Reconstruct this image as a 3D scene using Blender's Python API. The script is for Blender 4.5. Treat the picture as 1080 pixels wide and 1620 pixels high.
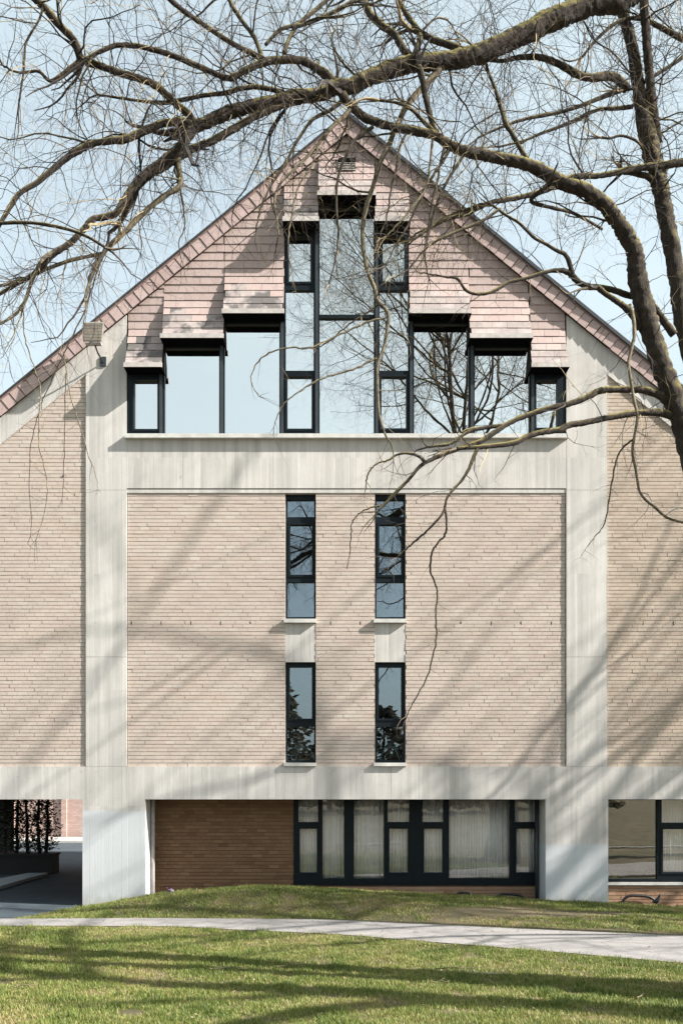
import bpy, math, random
import numpy as np
from mathutils import Vector, Matrix, noise as mnoise

random.seed(7)
rng = np.random.default_rng(7)
scene = bpy.context.scene
for o in list(bpy.data.objects):
    bpy.data.objects.remove(o)
COL = scene.collection

# ------------------------------------------------------------------ camera, sky, sun, exposure
# facade front plane is Y = 0, X = 0 is the building's axis, ground is Z = 0
CAM_X, CAM_D, CAM_H, FPX = -0.107, 21.0, 2.6, 1575.0
cam_data = bpy.data.cameras.new('camera')
cam = bpy.data.objects.new('camera', cam_data)
COL.objects.link(cam)
cam.location = (CAM_X, -CAM_D, CAM_H)
cam.rotation_euler = (math.radians(90), 0, 0)
cam_data.sensor_fit = 'HORIZONTAL'
cam_data.sensor_width = 24.0
cam_data.lens = 24.0 * FPX / 1080.0
cam_data.shift_y = (1235 - 810) / 1080.0
cam_data.clip_start = 0.1
cam_data.clip_end = 3000
scene.camera = cam

SUN_EL = math.radians(34.0)
SUN_ROT = math.radians(106.3)
S = Vector((math.sin(SUN_ROT) * math.cos(SUN_EL), math.cos(SUN_ROT) * math.cos(SUN_EL), math.sin(SUN_EL)))
sd = bpy.data.lights.new('sun', 'SUN')
sd.energy = 4.4
sd.angle = math.radians(0.53)
sd.color = (1.0, 0.95, 0.89)
sun = bpy.data.objects.new('sun', sd)
COL.objects.link(sun)
sun.rotation_euler = S.to_track_quat('Z', 'Y').to_euler()
sun.location = (30, -10, 30)

world = bpy.data.worlds.new('World')
scene.world = world
world.use_nodes = True
wn, wl = world.node_tree.nodes, world.node_tree.links
wn.clear()
sky = wn.new('ShaderNodeTexSky')
sky.sky_type = 'NISHITA'
sky.sun_disc = False
sky.sun_elevation = SUN_EL
sky.sun_rotation = SUN_ROT
sky.altitude = 0
sky.air_density = 1.0
sky.dust_density = 3.0
sky.ozone_density = 1.0
tc = wn.new('ShaderNodeTexCoord')
mp = wn.new('ShaderNodeMapping')
mp.inputs['Scale'].default_value = (1.2, 1.2, 3.0)
nz = wn.new('ShaderNodeTexNoise')
nz.inputs['Scale'].default_value = 2.2
nz.inputs['Detail'].default_value = 6
nz.inputs['Roughness'].default_value = 0.55
rmp = wn.new('ShaderNodeMapRange')
rmp.inputs['From Min'].default_value = 0.40
rmp.inputs['From Max'].default_value = 0.72
rmp.inputs['To Min'].default_value = 0.42
rmp.inputs['To Max'].default_value = 0.60
mixs = wn.new('ShaderNodeMix')
mixs.data_type = 'RGBA'
CLOUD = 6.3
mixs.inputs['B'].default_value = (CLOUD * 0.83, CLOUD * 0.985, CLOUD * 1.0, 1)
bg = wn.new('ShaderNodeBackground')
bg.inputs['Strength'].default_value = 0.07
wo = wn.new('ShaderNodeOutputWorld')
wl.new(tc.outputs['Generated'], mp.inputs['Vector'])
wl.new(mp.outputs['Vector'], nz.inputs['Vector'])
wl.new(nz.outputs['Fac'], rmp.inputs['Value'])
wl.new(rmp.outputs['Result'], mixs.inputs['Factor'])
hsv = wn.new('ShaderNodeHueSaturation')
hsv.inputs['Saturation'].default_value = 0.72
wl.new(sky.outputs['Color'], hsv.inputs['Color'])
wl.new(hsv.outputs['Color'], mixs.inputs['A'])
wl.new(mixs.outputs['Result'], bg.inputs['Color'])
wl.new(bg.outputs['Background'], wo.inputs['Surface'])

scene.view_settings.view_transform = 'Standard'
scene.view_settings.look = 'None'
scene.view_settings.gamma = 1.0
scene.view_settings.use_curve_mapping = False
scene.view_settings.exposure = 1.62
scene.render.engine = 'CYCLES'

# ------------------------------------------------------------------ helpers
def U(px, py, d):
    """metres (X, Z) of a picture measurement on an upright plane d metres from the lens"""
    return ((px - 540) * d / FPX + CAM_X, (1235 - py) * d / FPX + CAM_H)
def UX(px, d=CAM_D): return U(px, 0, d)[0]
def UZ(py, d=CAM_D): return U(0, py, d)[1]

class MB:
    def __init__(s): s.v, s.f, s.t, s.cur = [], [], [], 0.5
    def poly(s, pts, faces):
        b = len(s.v)
        s.v += [tuple(p) for p in pts]
        for f in faces:
            s.f.append(tuple(b + i for i in f)); s.t.append(s.cur)
    def box(s, x0, x1, y0, y1, z0, z1):
        s.poly([(x0,y0,z0),(x1,y0,z0),(x1,y1,z0),(x0,y1,z0),(x0,y0,z1),(x1,y0,z1),(x1,y1,z1),(x0,y1,z1)],
               [(0,3,2,1),(4,5,6,7),(0,1,5,4),(1,2,6,5),(2,3,7,6),(3,0,4,7)])
    def loft(s, secs, cap=True):
        n = len(secs[0]); b = len(s.v)
        for q in secs: s.v += [tuple(p) for p in q]
        for k in range(len(secs)-1):
            for i in range(n):
                j = (i+1) % n
                s.f.append((b+k*n+i, b+k*n+j, b+(k+1)*n+j, b+(k+1)*n+i)); s.t.append(s.cur)
        if cap:
            s.f.append(tuple(b+i for i in range(n))[::-1]); s.t.append(s.cur)
            e = b+(len(secs)-1)*n
            s.f.append(tuple(e+i for i in range(n))); s.t.append(s.cur)
    def tube(s, pts, radii, sides=6, cap=True, rough=0.0):
        pts = [Vector(p) for p in pts]
        secs = []; up = None
        for i, p in enumerate(pts):
            a = pts[max(i-1,0)]; c = pts[min(i+1,len(pts)-1)]
            t = (c-a)
            if t.length < 1e-9: t = Vector((0,0,1))
            t.normalize()
            if up is None:
                up = t.orthogonal().normalized()
            else:
                up = (up - t*up.dot(t))
                if up.length < 1e-6: up = t.orthogonal()
                up.normalize()
            w = t.cross(up)
            r = radii[i] if hasattr(radii,'__len__') else radii
            sec = []
            for k in range(sides):
                u_ = up*math.cos(2*math.pi*k/sides)+w*math.sin(2*math.pi*k/sides)
                rr = r
                if rough: rr = r*(1+rough*(.4*mnoise.noise((p+u_*r)*8)+.7*mnoise.noise((p+u_*r)*26)+.6*mnoise.noise((p+u_*r)*60)))
                sec.append(p+u_*rr)
            secs.append(sec)
        s.loft(secs, cap)
    def build(s, name, material, parent=None, smooth=False, tint=False, recalc=False):
        me = bpy.data.meshes.new(name)
        me.from_pydata(s.v, [], s.f)
        if recalc:
            import bmesh
            bm = bmesh.new(); bm.from_mesh(me)
            bmesh.ops.recalc_face_normals(bm, faces=bm.faces)
            bm.to_mesh(me); bm.free()
        if tint:
            a = me.attributes.new('tint', 'FLOAT', 'FACE')
            a.data.foreach_set('value', np.array(s.t, dtype=np.float32))
        if smooth:
            me.polygons.foreach_set('use_smooth', [True]*len(me.polygons))
        me.materials.append(material)
        o = bpy.data.objects.new(name, me)
        COL.objects.link(o)
        if parent is not None:
            o.parent = parent
        return o

def tag(o, label=None, category=None, group=None, kind=None):
    if label: o['label'] = label
    if category: o['category'] = category
    if group: o['group'] = group
    if kind: o['kind'] = kind
    return o
def empty(name, loc, label=None, category=None, group=None):
    o = bpy.data.objects.new(name, None)
    COL.objects.link(o)
    o.location = loc
    o.empty_display_size = 0.2
    return tag(o, label, category, group)
def keep(o, parent):
    """parent o, whose mesh is in world metres, under an empty that stands elsewhere"""
    o.parent = parent
    o.location = -Vector(parent.location)
    return o
def onebox(name, m, parent, *b):
    q = MB(); q.box(*b); return q.build(name, m, parent)

# ------------------------------------------------------------------ materials
def newmat(name):
    m = bpy.data.materials.new(name); m.use_nodes = True
    nt = m.node_tree; nt.nodes.clear()
    out = nt.nodes.new('ShaderNodeOutputMaterial')
    b = nt.nodes.new('ShaderNodeBsdfPrincipled')
    nt.links.new(b.outputs['BSDF'], out.inputs['Surface'])
    return m, nt, b, out
def N(nt, t, **k):
    n = nt.nodes.new(t)
    for a, v in k.items():
        if a.startswith('i_'): n.inputs[a[2:].replace('_', ' ')].default_value = v
        else: setattr(n, a, v)
    return n
def ramp(nt, src, stops):
    r = nt.nodes.new('ShaderNodeValToRGB')
    while len(r.color_ramp.elements) < len(stops): r.color_ramp.elements.new(0.5)
    for e, (p, c) in zip(r.color_ramp.elements, stops):
        e.position = p; e.color = (*c, 1)
    nt.links.new(src, r.inputs['Fac']); return r.outputs['Color']
def mixc(nt, fac, a, b, mode='MIX'):
    n = nt.nodes.new('ShaderNodeMix'); n.data_type = 'RGBA'; n.blend_type = mode
    for s_, v in (('Factor', fac), ('A', a), ('B', b)):
        if hasattr(v, 'links') or hasattr(v, 'is_linked'): nt.links.new(v, n.inputs[s_])
        elif s_ == 'Factor': n.inputs[s_].default_value = v
        else: n.inputs[s_].default_value = (*v, 1)
    return n.outputs['Result']
def noise(nt, scale=(1,1,1), detail=4, rough=0.55, pos=True):
    g = nt.nodes.new('ShaderNodeNewGeometry')
    m = N(nt, 'ShaderNodeMapping'); m.inputs['Scale'].default_value = scale
    n = N(nt, 'ShaderNodeTexNoise'); n.inputs['Scale'].default_value = 1.0
    n.inputs['Detail'].default_value = detail; n.inputs['Roughness'].default_value = rough
    nt.links.new(g.outputs['Position'], m.inputs['Vector'])
    nt.links.new(m.outputs['Vector'], n.inputs['Vector'])
    return n.outputs['Fac']
def mrange(nt, src, a, b, c, d):
    n = N(nt, 'ShaderNodeMapRange')
    for k, v in zip(('From Min','From Max','To Min','To Max'), (a,b,c,d)): n.inputs[k].default_value = v
    nt.links.new(src, n.inputs['Value']); return n.outputs['Result']
def bump(nt, b, h, strength=0.3, dist=0.01):
    n = N(nt, 'ShaderNodeBump'); n.inputs['Strength'].default_value = strength; n.inputs['Distance'].default_value = dist
    nt.links.new(h, n.inputs['Height']); nt.links.new(n.outputs['Normal'], b.inputs['Normal'])
def plain(name, col, rough=0.7, metal=0.0, var=0.15, scale=6.0):
    m, nt, b, _ = newmat(name)
    f = noise(nt, (scale,)*3)
    d = tuple(c*(1-var) for c in col); l = tuple(min(1, c*(1+var)) for c in col)
    nt.links.new(ramp(nt, f, [(0.3, d), (0.7, l)]), b.inputs['Base Color'])
    b.inputs['Roughness'].default_value = rough; b.inputs['Metallic'].default_value = metal
    return m
def math_(nt, op, a, b=None):
    n = N(nt, 'ShaderNodeMath', operation=op)
    for i, v in enumerate((a, b)):
        if v is None: continue
        if hasattr(v, 'is_linked'): nt.links.new(v, n.inputs[i])
        else: n.inputs[i].default_value = v
    return n.outputs[0]

def concrete(name, base=(0.515,0.495,0.465), paint_z=None, paint=(0.50,0.53,0.55)):
    m, nt, b, _ = newmat(name)
    g = N(nt, 'ShaderNodeNewGeometry')
    sp = N(nt, 'ShaderNodeSeparateXYZ'); nt.links.new(g.outputs['Position'], sp.inputs[0])
    # vertical shutter boards
    bx = math_(nt, 'DIVIDE', math_(nt, 'ADD', sp.outputs['X'], math_(nt, 'MULTIPLY', sp.outputs['Y'], 0.7)), 0.105)
    bx = math_(nt, 'ADD', bx, math_(nt, 'MULTIPLY', noise(nt, (2.3, 2.3, 0.0), 2), 5.0))
    idx = math_(nt, 'FLOOR', bx)
    zi = math_(nt, 'FLOOR', math_(nt, 'DIVIDE', math_(nt, 'ADD', sp.outputs['Z'], 0.4), 2.45))
    wn_ = N(nt, 'ShaderNodeTexWhiteNoise', noise_dimensions='2D')
    cb = N(nt, 'ShaderNodeCombineXYZ'); nt.links.new(idx, cb.inputs[0]); nt.links.new(zi, cb.inputs[1])
    nt.links.new(cb.outputs[0], wn_.inputs['Vector'])
    board = mrange(nt, wn_.outputs['Value'], 0, 1, 0.91, 1.07)
    fr = math_(nt, 'FRACT', bx)
    edge = math_(nt, 'ABSOLUTE', math_(nt, 'SUBTRACT', fr, 0.5))
    edge = mrange(nt, edge, 0.455, 0.5, 0.0, 1.0)
    streak = noise(nt, (9, 9, 0.35), 5, 0.6)
    fine = noise(nt, (45, 45, 5), 4, 0.6)
    big = noise(nt, (0.7, 0.7, 0.5), 5, 0.6)
    dark = tuple(c*0.72 for c in base); lite = tuple(min(1, c*1.18) for c in base)
    c = ramp(nt, big, [(0.28, tuple(c*0.88 for c in base)), (0.72, lite)])
    c = mixc(nt, mrange(nt, streak, 0.44, 0.74, 0, 0.75), c, (dark[0], dark[1], dark[2]*0.98))
    c = mixc(nt, mrange(nt, fine, 0.3, 0.7, 0, 0.22), c, dark)
    vm = N(nt, 'ShaderNodeVectorMath', operation='SCALE'); nt.links.new(c, vm.inputs[0]); nt.links.new(board, vm.inputs['Scale'])
    c = vm.outputs[0]
    eb = math_(nt, 'MULTIPLY', edge, mrange(nt, wn_.outputs['Value'], 0.3, 1.0, 0.0, 0.45))
    c = mixc(nt, eb, c, tuple(q*0.55 for q in base))
    blot = noise(nt, (1.6, 1.6, 1.1), 6, 0.7)
    c = mixc(nt, mrange(nt, blot, 0.5, 0.75, 0, 0.4), c, (base[0]*0.72, base[1]*0.70, base[2]*0.66))
    spot = noise(nt, (7, 7, 7), 2, 0.5)
    c = mixc(nt, mrange(nt, spot, 0.72, 0.78, 0, 0.5), c, tuple(q*0.5 for q in base))
    if paint_z is not None:
        wob = mrange(nt, noise(nt, (3, 3, 0.1), 3), 0, 1, -0.05, 0.05)
        zz = math_(nt, 'ADD', sp.outputs['Z'], wob)
        pf = mrange(nt, zz, paint_z-0.03, paint_z+0.03, 0.82, 0.0)
        c = mixc(nt, pf, c, paint)
        foot = mrange(nt, math_(nt, 'ADD', sp.outputs['Z'], mrange(nt, noise(nt, (8,8,3), 4), 0, 1, -0.25, 0.25)), 0.02, 0.22, 0.45, 0.0)
        c = mixc(nt, foot, c, (0.26, 0.26, 0.20))
    nt.links.new(c, b.inputs['Base Color'])
    b.inputs['Roughness'].default_value = 0.85
    h = math_(nt, 'ADD', math_(nt, 'MULTIPLY', wn_.outputs['Value'], 0.5), math_(nt, 'SUBTRACT', math_(nt, 'MULTIPLY', fine, 0.35), math_(nt, 'MULTIPLY', edge, 0.5)))
    bump(nt, b, h, 0.5, 0.008)
    return m

def brickmat(name, cols, mossy=0.15):
    m, nt, b, _ = newmat(name)
    at = N(nt, 'ShaderNodeAttribute', attribute_name='tint')
    c = ramp(nt, at.outputs['Fac'], [(i/(len(cols)-1), k) for i, k in enumerate(cols)])
    big = noise(nt, (0.45, 0.45, 0.7), 4)
    c = mixc(nt, mrange(nt, big, 0.35, 0.7, 0, 0.45), c, tuple(q*0.84 for q in cols[1]))
    tan = noise(nt, (0.8, 0.8, 2.2), 5, 0.65)
    c = mixc(nt, mrange(nt, tan, 0.5, 0.72, 0, 0.4), c, (cols[1][0]*0.93, cols[1][1]*0.90, cols[1][2]*0.78))
    fine = noise(nt, (60, 60, 60), 3)
    c = mixc(nt, mrange(nt, fine, 0.35, 0.75, 0, 0.3), c, tuple(q*0.6 for q in cols[0]))
    st = noise(nt, (3, 3, 0.4), 5, 0.65)
    c = mixc(nt, mrange(nt, st, 0.6, 0.8, 0, mossy), c, (0.30, 0.27, 0.19))
    nt.links.new(c, b.inputs['Base Color']); b.inputs['Roughness'].default_value = 0.9
    bump(nt, b, fine, 0.35, 0.004)
    return m

def slatemat(name, cols, stain=0.0, lichen=0.2):
    m, nt, b, _ = newmat(name)
    oi = N(nt, 'ShaderNodeObjectInfo')
    c = ramp(nt, oi.outputs['Random'], [(i/(len(cols)-1), k) for i, k in enumerate(cols)])
    g = noise(nt, (14, 14, 3), 4)
    c = mixc(nt, mrange(nt, g, 0.35, 0.75, 0, 0.30), c, tuple(q*0.72 for q in cols[0]))
    l = noise(nt, (5, 5, 5), 5, 0.65)
    c = mixc(nt, mrange(nt, l, 0.52, 0.72, 0, lichen), c, (0.46, 0.42, 0.37))
    if stain:
        s_ = noise(nt, (1.7, 1.7, 1.7), 4, 0.6)
        c = mixc(nt, mrange(nt, s_, 0.46, 0.55, 0, stain), c, (0.075, 0.07, 0.068))
    nt.links.new(c, b.inputs['Base Color']); b.inputs['Roughness'].default_value = 0.75
    bump(nt, b, g, 0.3, 0.004)
    return m

def glassmat(name, refl, tint=(0.9, 0.95, 1.0), through=(0.75, 0.85, 0.88)):
    m = bpy.data.materials.new(name); m.use_nodes = True
    nt = m.node_tree; nt.nodes.clear()
    out = N(nt, 'ShaderNodeOutputMaterial'); mx = N(nt, 'ShaderNodeMixShader')
    tr = N(nt, 'ShaderNodeBsdfTransparent'); tr.inputs['Color'].default_value = (*through, 1)
    gl = N(nt, 'ShaderNodeBsdfGlossy'); gl.inputs['Color'].default_value = (*tint, 1); gl.inputs['Roughness'].default_value = 0.0
    fz = N(nt, 'ShaderNodeFresnel'); fz.inputs['IOR'].default_value = 1.5
    f = math_(nt, 'ADD', math_(nt, 'MULTIPLY', fz.outputs[0], 1-refl), refl)
    nt.links.new(f, mx.inputs['Fac']); nt.links.new(tr.outputs[0], mx.inputs[1]); nt.links.new(gl.outputs[0], mx.inputs[2])
    w = noise(nt, (1.3, 1.3, 1.3), 2)
    bp = N(nt, 'ShaderNodeBump'); bp.inputs['Strength'].default_value = 0.05; bp.inputs['Distance'].default_value = 0.02
    nt.links.new(w, bp.inputs['Height']); nt.links.new(bp.outputs['Normal'], gl.inputs['Normal'])
    nt.links.new(mx.outputs[0], out.inputs['Surface'])
    return m

def barkmat(name, dark=(0.012,0.009,0.007), lite=(0.056,0.041,0.028), moss_sunlit=0.9):
    m, nt, b, _ = newmat(name)
    f = noise(nt, (17, 17, 9), 6, 0.7)
    c = ramp(nt, f, [(0.36, dark), (0.66, lite)])
    g = N(nt, 'ShaderNodeNewGeometry'); sp = N(nt, 'ShaderNodeSeparateXYZ'); nt.links.new(g.outputs['Normal'], sp.inputs[0])
    up = mrange(nt, sp.outputs['Z'], 0.0, 0.7, 0, 1)
    mo = math_(nt, 'MULTIPLY', up, mrange(nt, noise(nt, (3.5,3.5,3.5), 4), 0.36, 0.52, 0, moss_sunlit))
    c = mixc(nt, mo, c, (0.26, 0.22, 0.07))  # moss on upward faces, its colour brightened to paint in sunlit upper edges
    nt.links.new(c, b.inputs['Base Color']); b.inputs['Roughness'].default_value = 0.95
    v = noise(nt, (30, 30, 14), 5, 0.75)
    bump(nt, b, v, 1.0, 0.035)
    return m

def twigmat(name):
    m, nt, b, _ = newmat(name)
    at = N(nt, 'ShaderNodeAttribute', attribute_name='tint')
    c = ramp(nt, at.outputs['Fac'], [(0, (0.018,0.014,0.012)), (0.6, (0.06,0.045,0.034)), (1, (0.34,0.265,0.14))])
    nt.links.new(c, b.inputs['Base Color']); b.inputs['Roughness'].default_value = 0.8
    return m

def leafmat(name, cols, trans=0.25):
    m, nt, b, out = newmat(name)
    at = N(nt, 'ShaderNodeAttribute', attribute_name='tint')
    c = ramp(nt, at.outputs['Fac'], [(i/(len(cols)-1), k) for i, k in enumerate(cols)])
    nt.links.new(c, b.inputs['Base Color']); b.inputs['Roughness'].default_value = 0.6
    t = N(nt, 'ShaderNodeBsdfTranslucent'); nt.links.new(c, t.inputs['Color'])
    mx = N(nt, 'ShaderNodeMixShader'); mx.inputs['Fac'].default_value = trans
    nt.links.new(b.outputs[0], mx.inputs[1]); nt.links.new(t.outputs[0], mx.inputs[2]); nt.links.new(mx.outputs[0], out.inputs['Surface'])
    return m

M = {}
M['conc'] = concrete('board_marked_concrete')
M['conc_l'] = concrete('concrete_pier_base_left', paint_z=1.95)
M['conc_r'] = concrete('concrete_pier_base_right', paint_z=1.25)
M['brick'] = brickmat('pale_brick', [(0.46,0.374,0.323),(0.495,0.412,0.36),(0.525,0.455,0.392),(0.555,0.50,0.434)])
M['brick_tan'] = brickmat('pale_tan_brick', [(0.40,0.315,0.25),(0.45,0.365,0.295),(0.49,0.415,0.335),(0.53,0.46,0.38)], 0.3)
M['brick_shaded'] = brickmat('shaded_brown_brick', [(0.12,0.06,0.03),(0.175,0.095,0.048),(0.22,0.125,0.066),(0.26,0.155,0.085)])  # brown brick of the left recess wall, darkened to hold the recess shade
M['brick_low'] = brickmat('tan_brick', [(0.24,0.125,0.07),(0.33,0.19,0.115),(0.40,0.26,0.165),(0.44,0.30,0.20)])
M['mortar'] = plain('mortar', (0.40,0.345,0.305), 0.95)
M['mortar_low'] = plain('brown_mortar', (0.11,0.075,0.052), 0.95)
M['slate'] = slatemat('pink_slate', [(0.35,0.265,0.243),(0.385,0.298,0.273),(0.405,0.318,0.291),(0.365,0.28,0.257)])
M['slate_w'] = slatemat('weathered_slate', [(0.29,0.245,0.23),(0.33,0.28,0.262),(0.37,0.315,0.295)], stain=0.85, lichen=0.5)
M['slate_wr'] = slatemat('weathered_clean_slate', [(0.33,0.275,0.255),(0.36,0.305,0.285),(0.39,0.335,0.315)], stain=0.25, lichen=0.5)
M['verge'] = slatemat('verge_slate', [(0.36,0.26,0.243),(0.405,0.302,0.283),(0.435,0.335,0.312)], lichen=0.12)
M['lip'] = plain('hood_lip_board', (0.40,0.37,0.345), 0.85, var=0.2, scale=9)
M['core'] = plain('dark_cladding_batten', (0.03,0.026,0.026), 0.9)
M['soffit'] = plain('black_soffit', (0.005,0.005,0.006), 0.7)
M['roof'] = plain('roof_slate', (0.20,0.14,0.13), 0.7, scale=3)
M['trim'] = plain('dark_zinc_trim', (0.03,0.033,0.037), 0.5)
M['frame'] = plain('anthracite_frame', (0.0075,0.012,0.0155), 0.45)
M['alu'] = plain('grey_mullion_cover', (0.03,0.037,0.043), 0.4, 0.0)
M['sill'] = plain('pale_sill', (0.52,0.51,0.48), 0.7)
for k_, sp_ in (('soffit', 0.0), ('frame', 0.15), ('core', 0.1), ('planter', 0.1)) if 'planter' in M else (('soffit', 0.0), ('frame', 0.15), ('core', 0.1)):
    M[k_].node_tree.nodes['Principled BSDF'].inputs['Specular IOR Level'].default_value = sp_
M['glass_up'] = glassmat('sky_reflecting_glass', 0.84, (1.0,0.985,0.93))
M['glass_mid'] = glassmat('slim_window_glass', 0.17, (0.86,0.93,1.0))
M['glass_low'] = glassmat('ground_floor_glass', 0.055, (1.0,0.98,0.97), (0.98,0.98,0.98))
M['glass_right'] = glassmat('end_window_glass', 0.13, (1.0,0.99,0.93), (0.98,0.98,0.98))
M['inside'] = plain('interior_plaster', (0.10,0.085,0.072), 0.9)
M['curtain'] = plain('sheer_curtain', (0.90,0.90,0.87), 0.95, var=0.06)
M['black'] = plain('black_painted_steel', (0.012,0.012,0.013), 0.4)
M['chrome'] = plain('chromed_tube', (0.80,0.80,0.80), 0.3, 0.3, var=0.02)
M['plastic'] = plain('dark_chair_shell', (0.05,0.05,0.055), 0.5)
M['lamp'] = plain('weathered_floodlight', (0.34,0.32,0.28), 0.6)
M['lampglass'] = plain('floodlight_glass', (0.16,0.14,0.11), 0.25)
M['bark'] = barkmat('bark')
M['bark_pale'] = barkmat('pale_bark', (0.06,0.05,0.035), (0.24,0.20,0.13), 0.35)
M['twig'] = twigmat('twig')
M['asphalt'] = plain('asphalt', (0.040,0.056,0.068), 0.85, var=0.25, scale=2)
M['pave'] = plain('pale_paving', (0.42,0.40,0.37), 0.9)
M['kerb'] = plain('pale_kerb', (0.45,0.47,0.48), 0.9)
M['leaf_dark'] = leafmat('dark_leaf', [(0.012,0.016,0.009),(0.03,0.04,0.018),(0.06,0.07,0.03)])
M['leaf_hazy'] = leafmat('hazy_evergreen_leaf', [(0.05,0.05,0.04),(0.10,0.09,0.065),(0.16,0.135,0.10)])  # evergreen leaf colour lightened to paint in distance haze
M['leaf_green'] = leafmat('pot_leaf', [(0.02,0.045,0.015),(0.05,0.09,0.03)])
M['planter'] = plain('dark_planter', (0.02,0.019,0.018), 0.8)
M['yellow'] = plain('ochre_card', (0.42,0.30,0.06), 0.7)

# path: pale worn tarmac
m, nt, b, _ = newmat('worn_path')
f = noise(nt, (0.7, 3.2, 1), 6, 0.65); g_ = noise(nt, (40, 40, 40), 3); h_ = noise(nt, (2.2, 2.2, 2.2), 5, 0.7)
c = ramp(nt, f, [(0.3, (0.21,0.20,0.195)), (0.7, (0.32,0.305,0.295))])
c = mixc(nt, mrange(nt, h_, 0.5, 0.68, 0, 0.55), c, (0.125,0.115,0.11))
c = mixc(nt, mrange(nt, g_, 0.4, 0.7, 0, 0.5), c, (0.14,0.13,0.125))
vo = N(nt, 'ShaderNodeTexVoronoi', feature='DISTANCE_TO_EDGE'); vo.inputs['Scale'].default_value = 0.9
gg = N(nt, 'ShaderNodeNewGeometry'); dm = N(nt, 'ShaderNodeVectorMath', operation='ADD')
nt.links.new(gg.outputs['Position'], dm.inputs[0]); nn = N(nt, 'ShaderNodeTexNoise'); nn.inputs['Scale'].default_value = 3; nt.links.new(nn.outputs['Color'], dm.inputs[1])
nt.links.new(dm.outputs[0], vo.inputs['Vector'])
c = mixc(nt, mrange(nt, vo.outputs['Distance'], 0.004, 0.014, 0.5, 0), c, (0.06,0.055,0.05))
nt.links.new(c, b.inputs['Base Color']); b.inputs['Roughness'].default_value = 0.9; bump(nt, b, g_, 0.5, 0.008)
M['path'] = m
# soil and thatch under the grass
m, nt, b, _ = newmat('lawn_soil')
f = noise(nt, (0.8, 0.8, 0.8), 5, 0.6); g_ = noise(nt, (18, 18, 18), 4)
c = ramp(nt, f, [(0.33, (0.045,0.046,0.016)), (0.52, (0.09,0.072,0.035)), (0.7, (0.17,0.125,0.075))])
c = mixc(nt, mrange(nt, g_, 0.4, 0.7, 0, 0.5), c, (0.05,0.045,0.02))
nt.links.new(c, b.inputs['Base Color']); b.inputs['Roughness'].default_value = 0.95; bump(nt, b, g_, 0.6, 0.02)
M['soil'] = m
M['grass'] = leafmat('grass_blade', [(0.065,0.105,0.014),(0.14,0.19,0.03),(0.235,0.26,0.06),(0.40,0.34,0.15),(0.26,0.185,0.10)], 0.3)

# ------------------------------------------------------------------ ground, path, road
def depth_of(py): return CAM_H*FPX/(py-1235.0)
tab = [(0,1466,1455),(270,1467,1453.5),(540,1480,1456.5),(810,1502,1470),(1080,1525,1482)]
pn = [((px-540)*depth_of(a)/FPX+CAM_X, depth_of(a)-CAM_D) for px, a, b_ in tab]
pf = [((px-540)*depth_of(b_)/FPX+CAM_X, depth_of(b_)-CAM_D) for px, a, b_ in tab]
def interp(t, x):
    xs = [p[0] for p in t]; ys = [p[1] for p in t]
    if x < xs[0]: return ys[0] + (x-xs[0])*(ys[1]-ys[0])/(xs[1]-xs[0])*0.2
    if x > xs[-1]: return ys[-1] + (x-xs[-1])*(ys[-1]-ys[-2])/(xs[-1]-xs[-2])
    return float(np.interp(x, xs, ys))
def near_y(x): return interp(pn, x)
def far_y(x): return max(interp(pf, x), near_y(x)+0.5)
def sm(a, b, t):
    t = min(1, max(0, (t-a)/(b-a))); return t*t*(3-2*t)
CR = [(60,1447),(131,1437),(200,1425),(240,1418),(300,1411),(400,1405),(500,1408),(550,1411),(650,1416.5),(766,1421.5),(847,1427.6),(961,1432),(1080,1440),(1300,1442)]
CRX = [UX(a, 20.2) for a, b_ in CR]
CRZ = [UZ(b_, 20.2)-0.045 for a, b_ in CR]
def hgt(x, y):
    if y > 0.0:
        r = -0.42*sm(0.06, 0.5, y)
    else: r = 0.0
    fy = far_y(x)
    k = sm(fy, min(fy+1.7, -0.75), y)*(1-sm(0.0, 0.5, y)) if y > fy else 0.0
    z = float(np.interp(x, CRX, CRZ))*k
    if -40 < y < 0 and abs(x) < 30:
        z += 0.025*mnoise.noise(Vector((x*0.7, y*0.7, 0.3)))*(1-sm(-0.4, 0, y))*(0.15 if near_y(x)-0.2 < y < fy+0.2 else 1)
    rd = sm(-5.35, -5.95, x)*sm(-2.4, -1.2, y)
    return (z+r)*(1-rd) - 0.05*rd

xs = sorted(set([-600,-200,-80,-40,-25,-16,-12] + [round(-10+0.2*i,3) for i in range(101)] + [12,16,25,40,80,200,600]))
ys = sorted(set([-600,-200,-90,-50,-35,-25] + [round(-21+0.25*i,3) for i in range(60)] + [round(-6+0.12*i,3) for i in range(59)] + [1.5,4,8,14,20,30,60,200,600]))
q = MB()
for y in ys:
    for x in xs: q.v.append((x, y, hgt(x, y)))
n = len(xs)
for j in range(len(ys)-1):
    for i in range(n-1):
        q.f.append((j*n+i, j*n+i+1, (j+1)*n+i+1, (j+1)*n+i)); q.t.append(0)
tag(q.build('ground', M['soil'], smooth=True), kind='structure')

q = MB()
px_ = [-60,-30,-14] + [round(-10+0.25*i,3) for i in range(81)] + [14, 30]
for x in px_:
    a, c_ = near_y(x), far_y(x)
    for k in range(5):
        y = a+(c_-a)*k/4
        q.v.append((x, y, hgt(x, y)+0.012+0.012*math.sin(math.pi*k/4)))
for i in range(len(px_)-1):
    for k in range(4):
        q.f.append((i*5+k, (i+1)*5+k, (i+1)*5+k+1, i*5+k+1)); q.t.append(0)
tag(q.build('path', M['path'], smooth=True), kind='structure')

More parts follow.
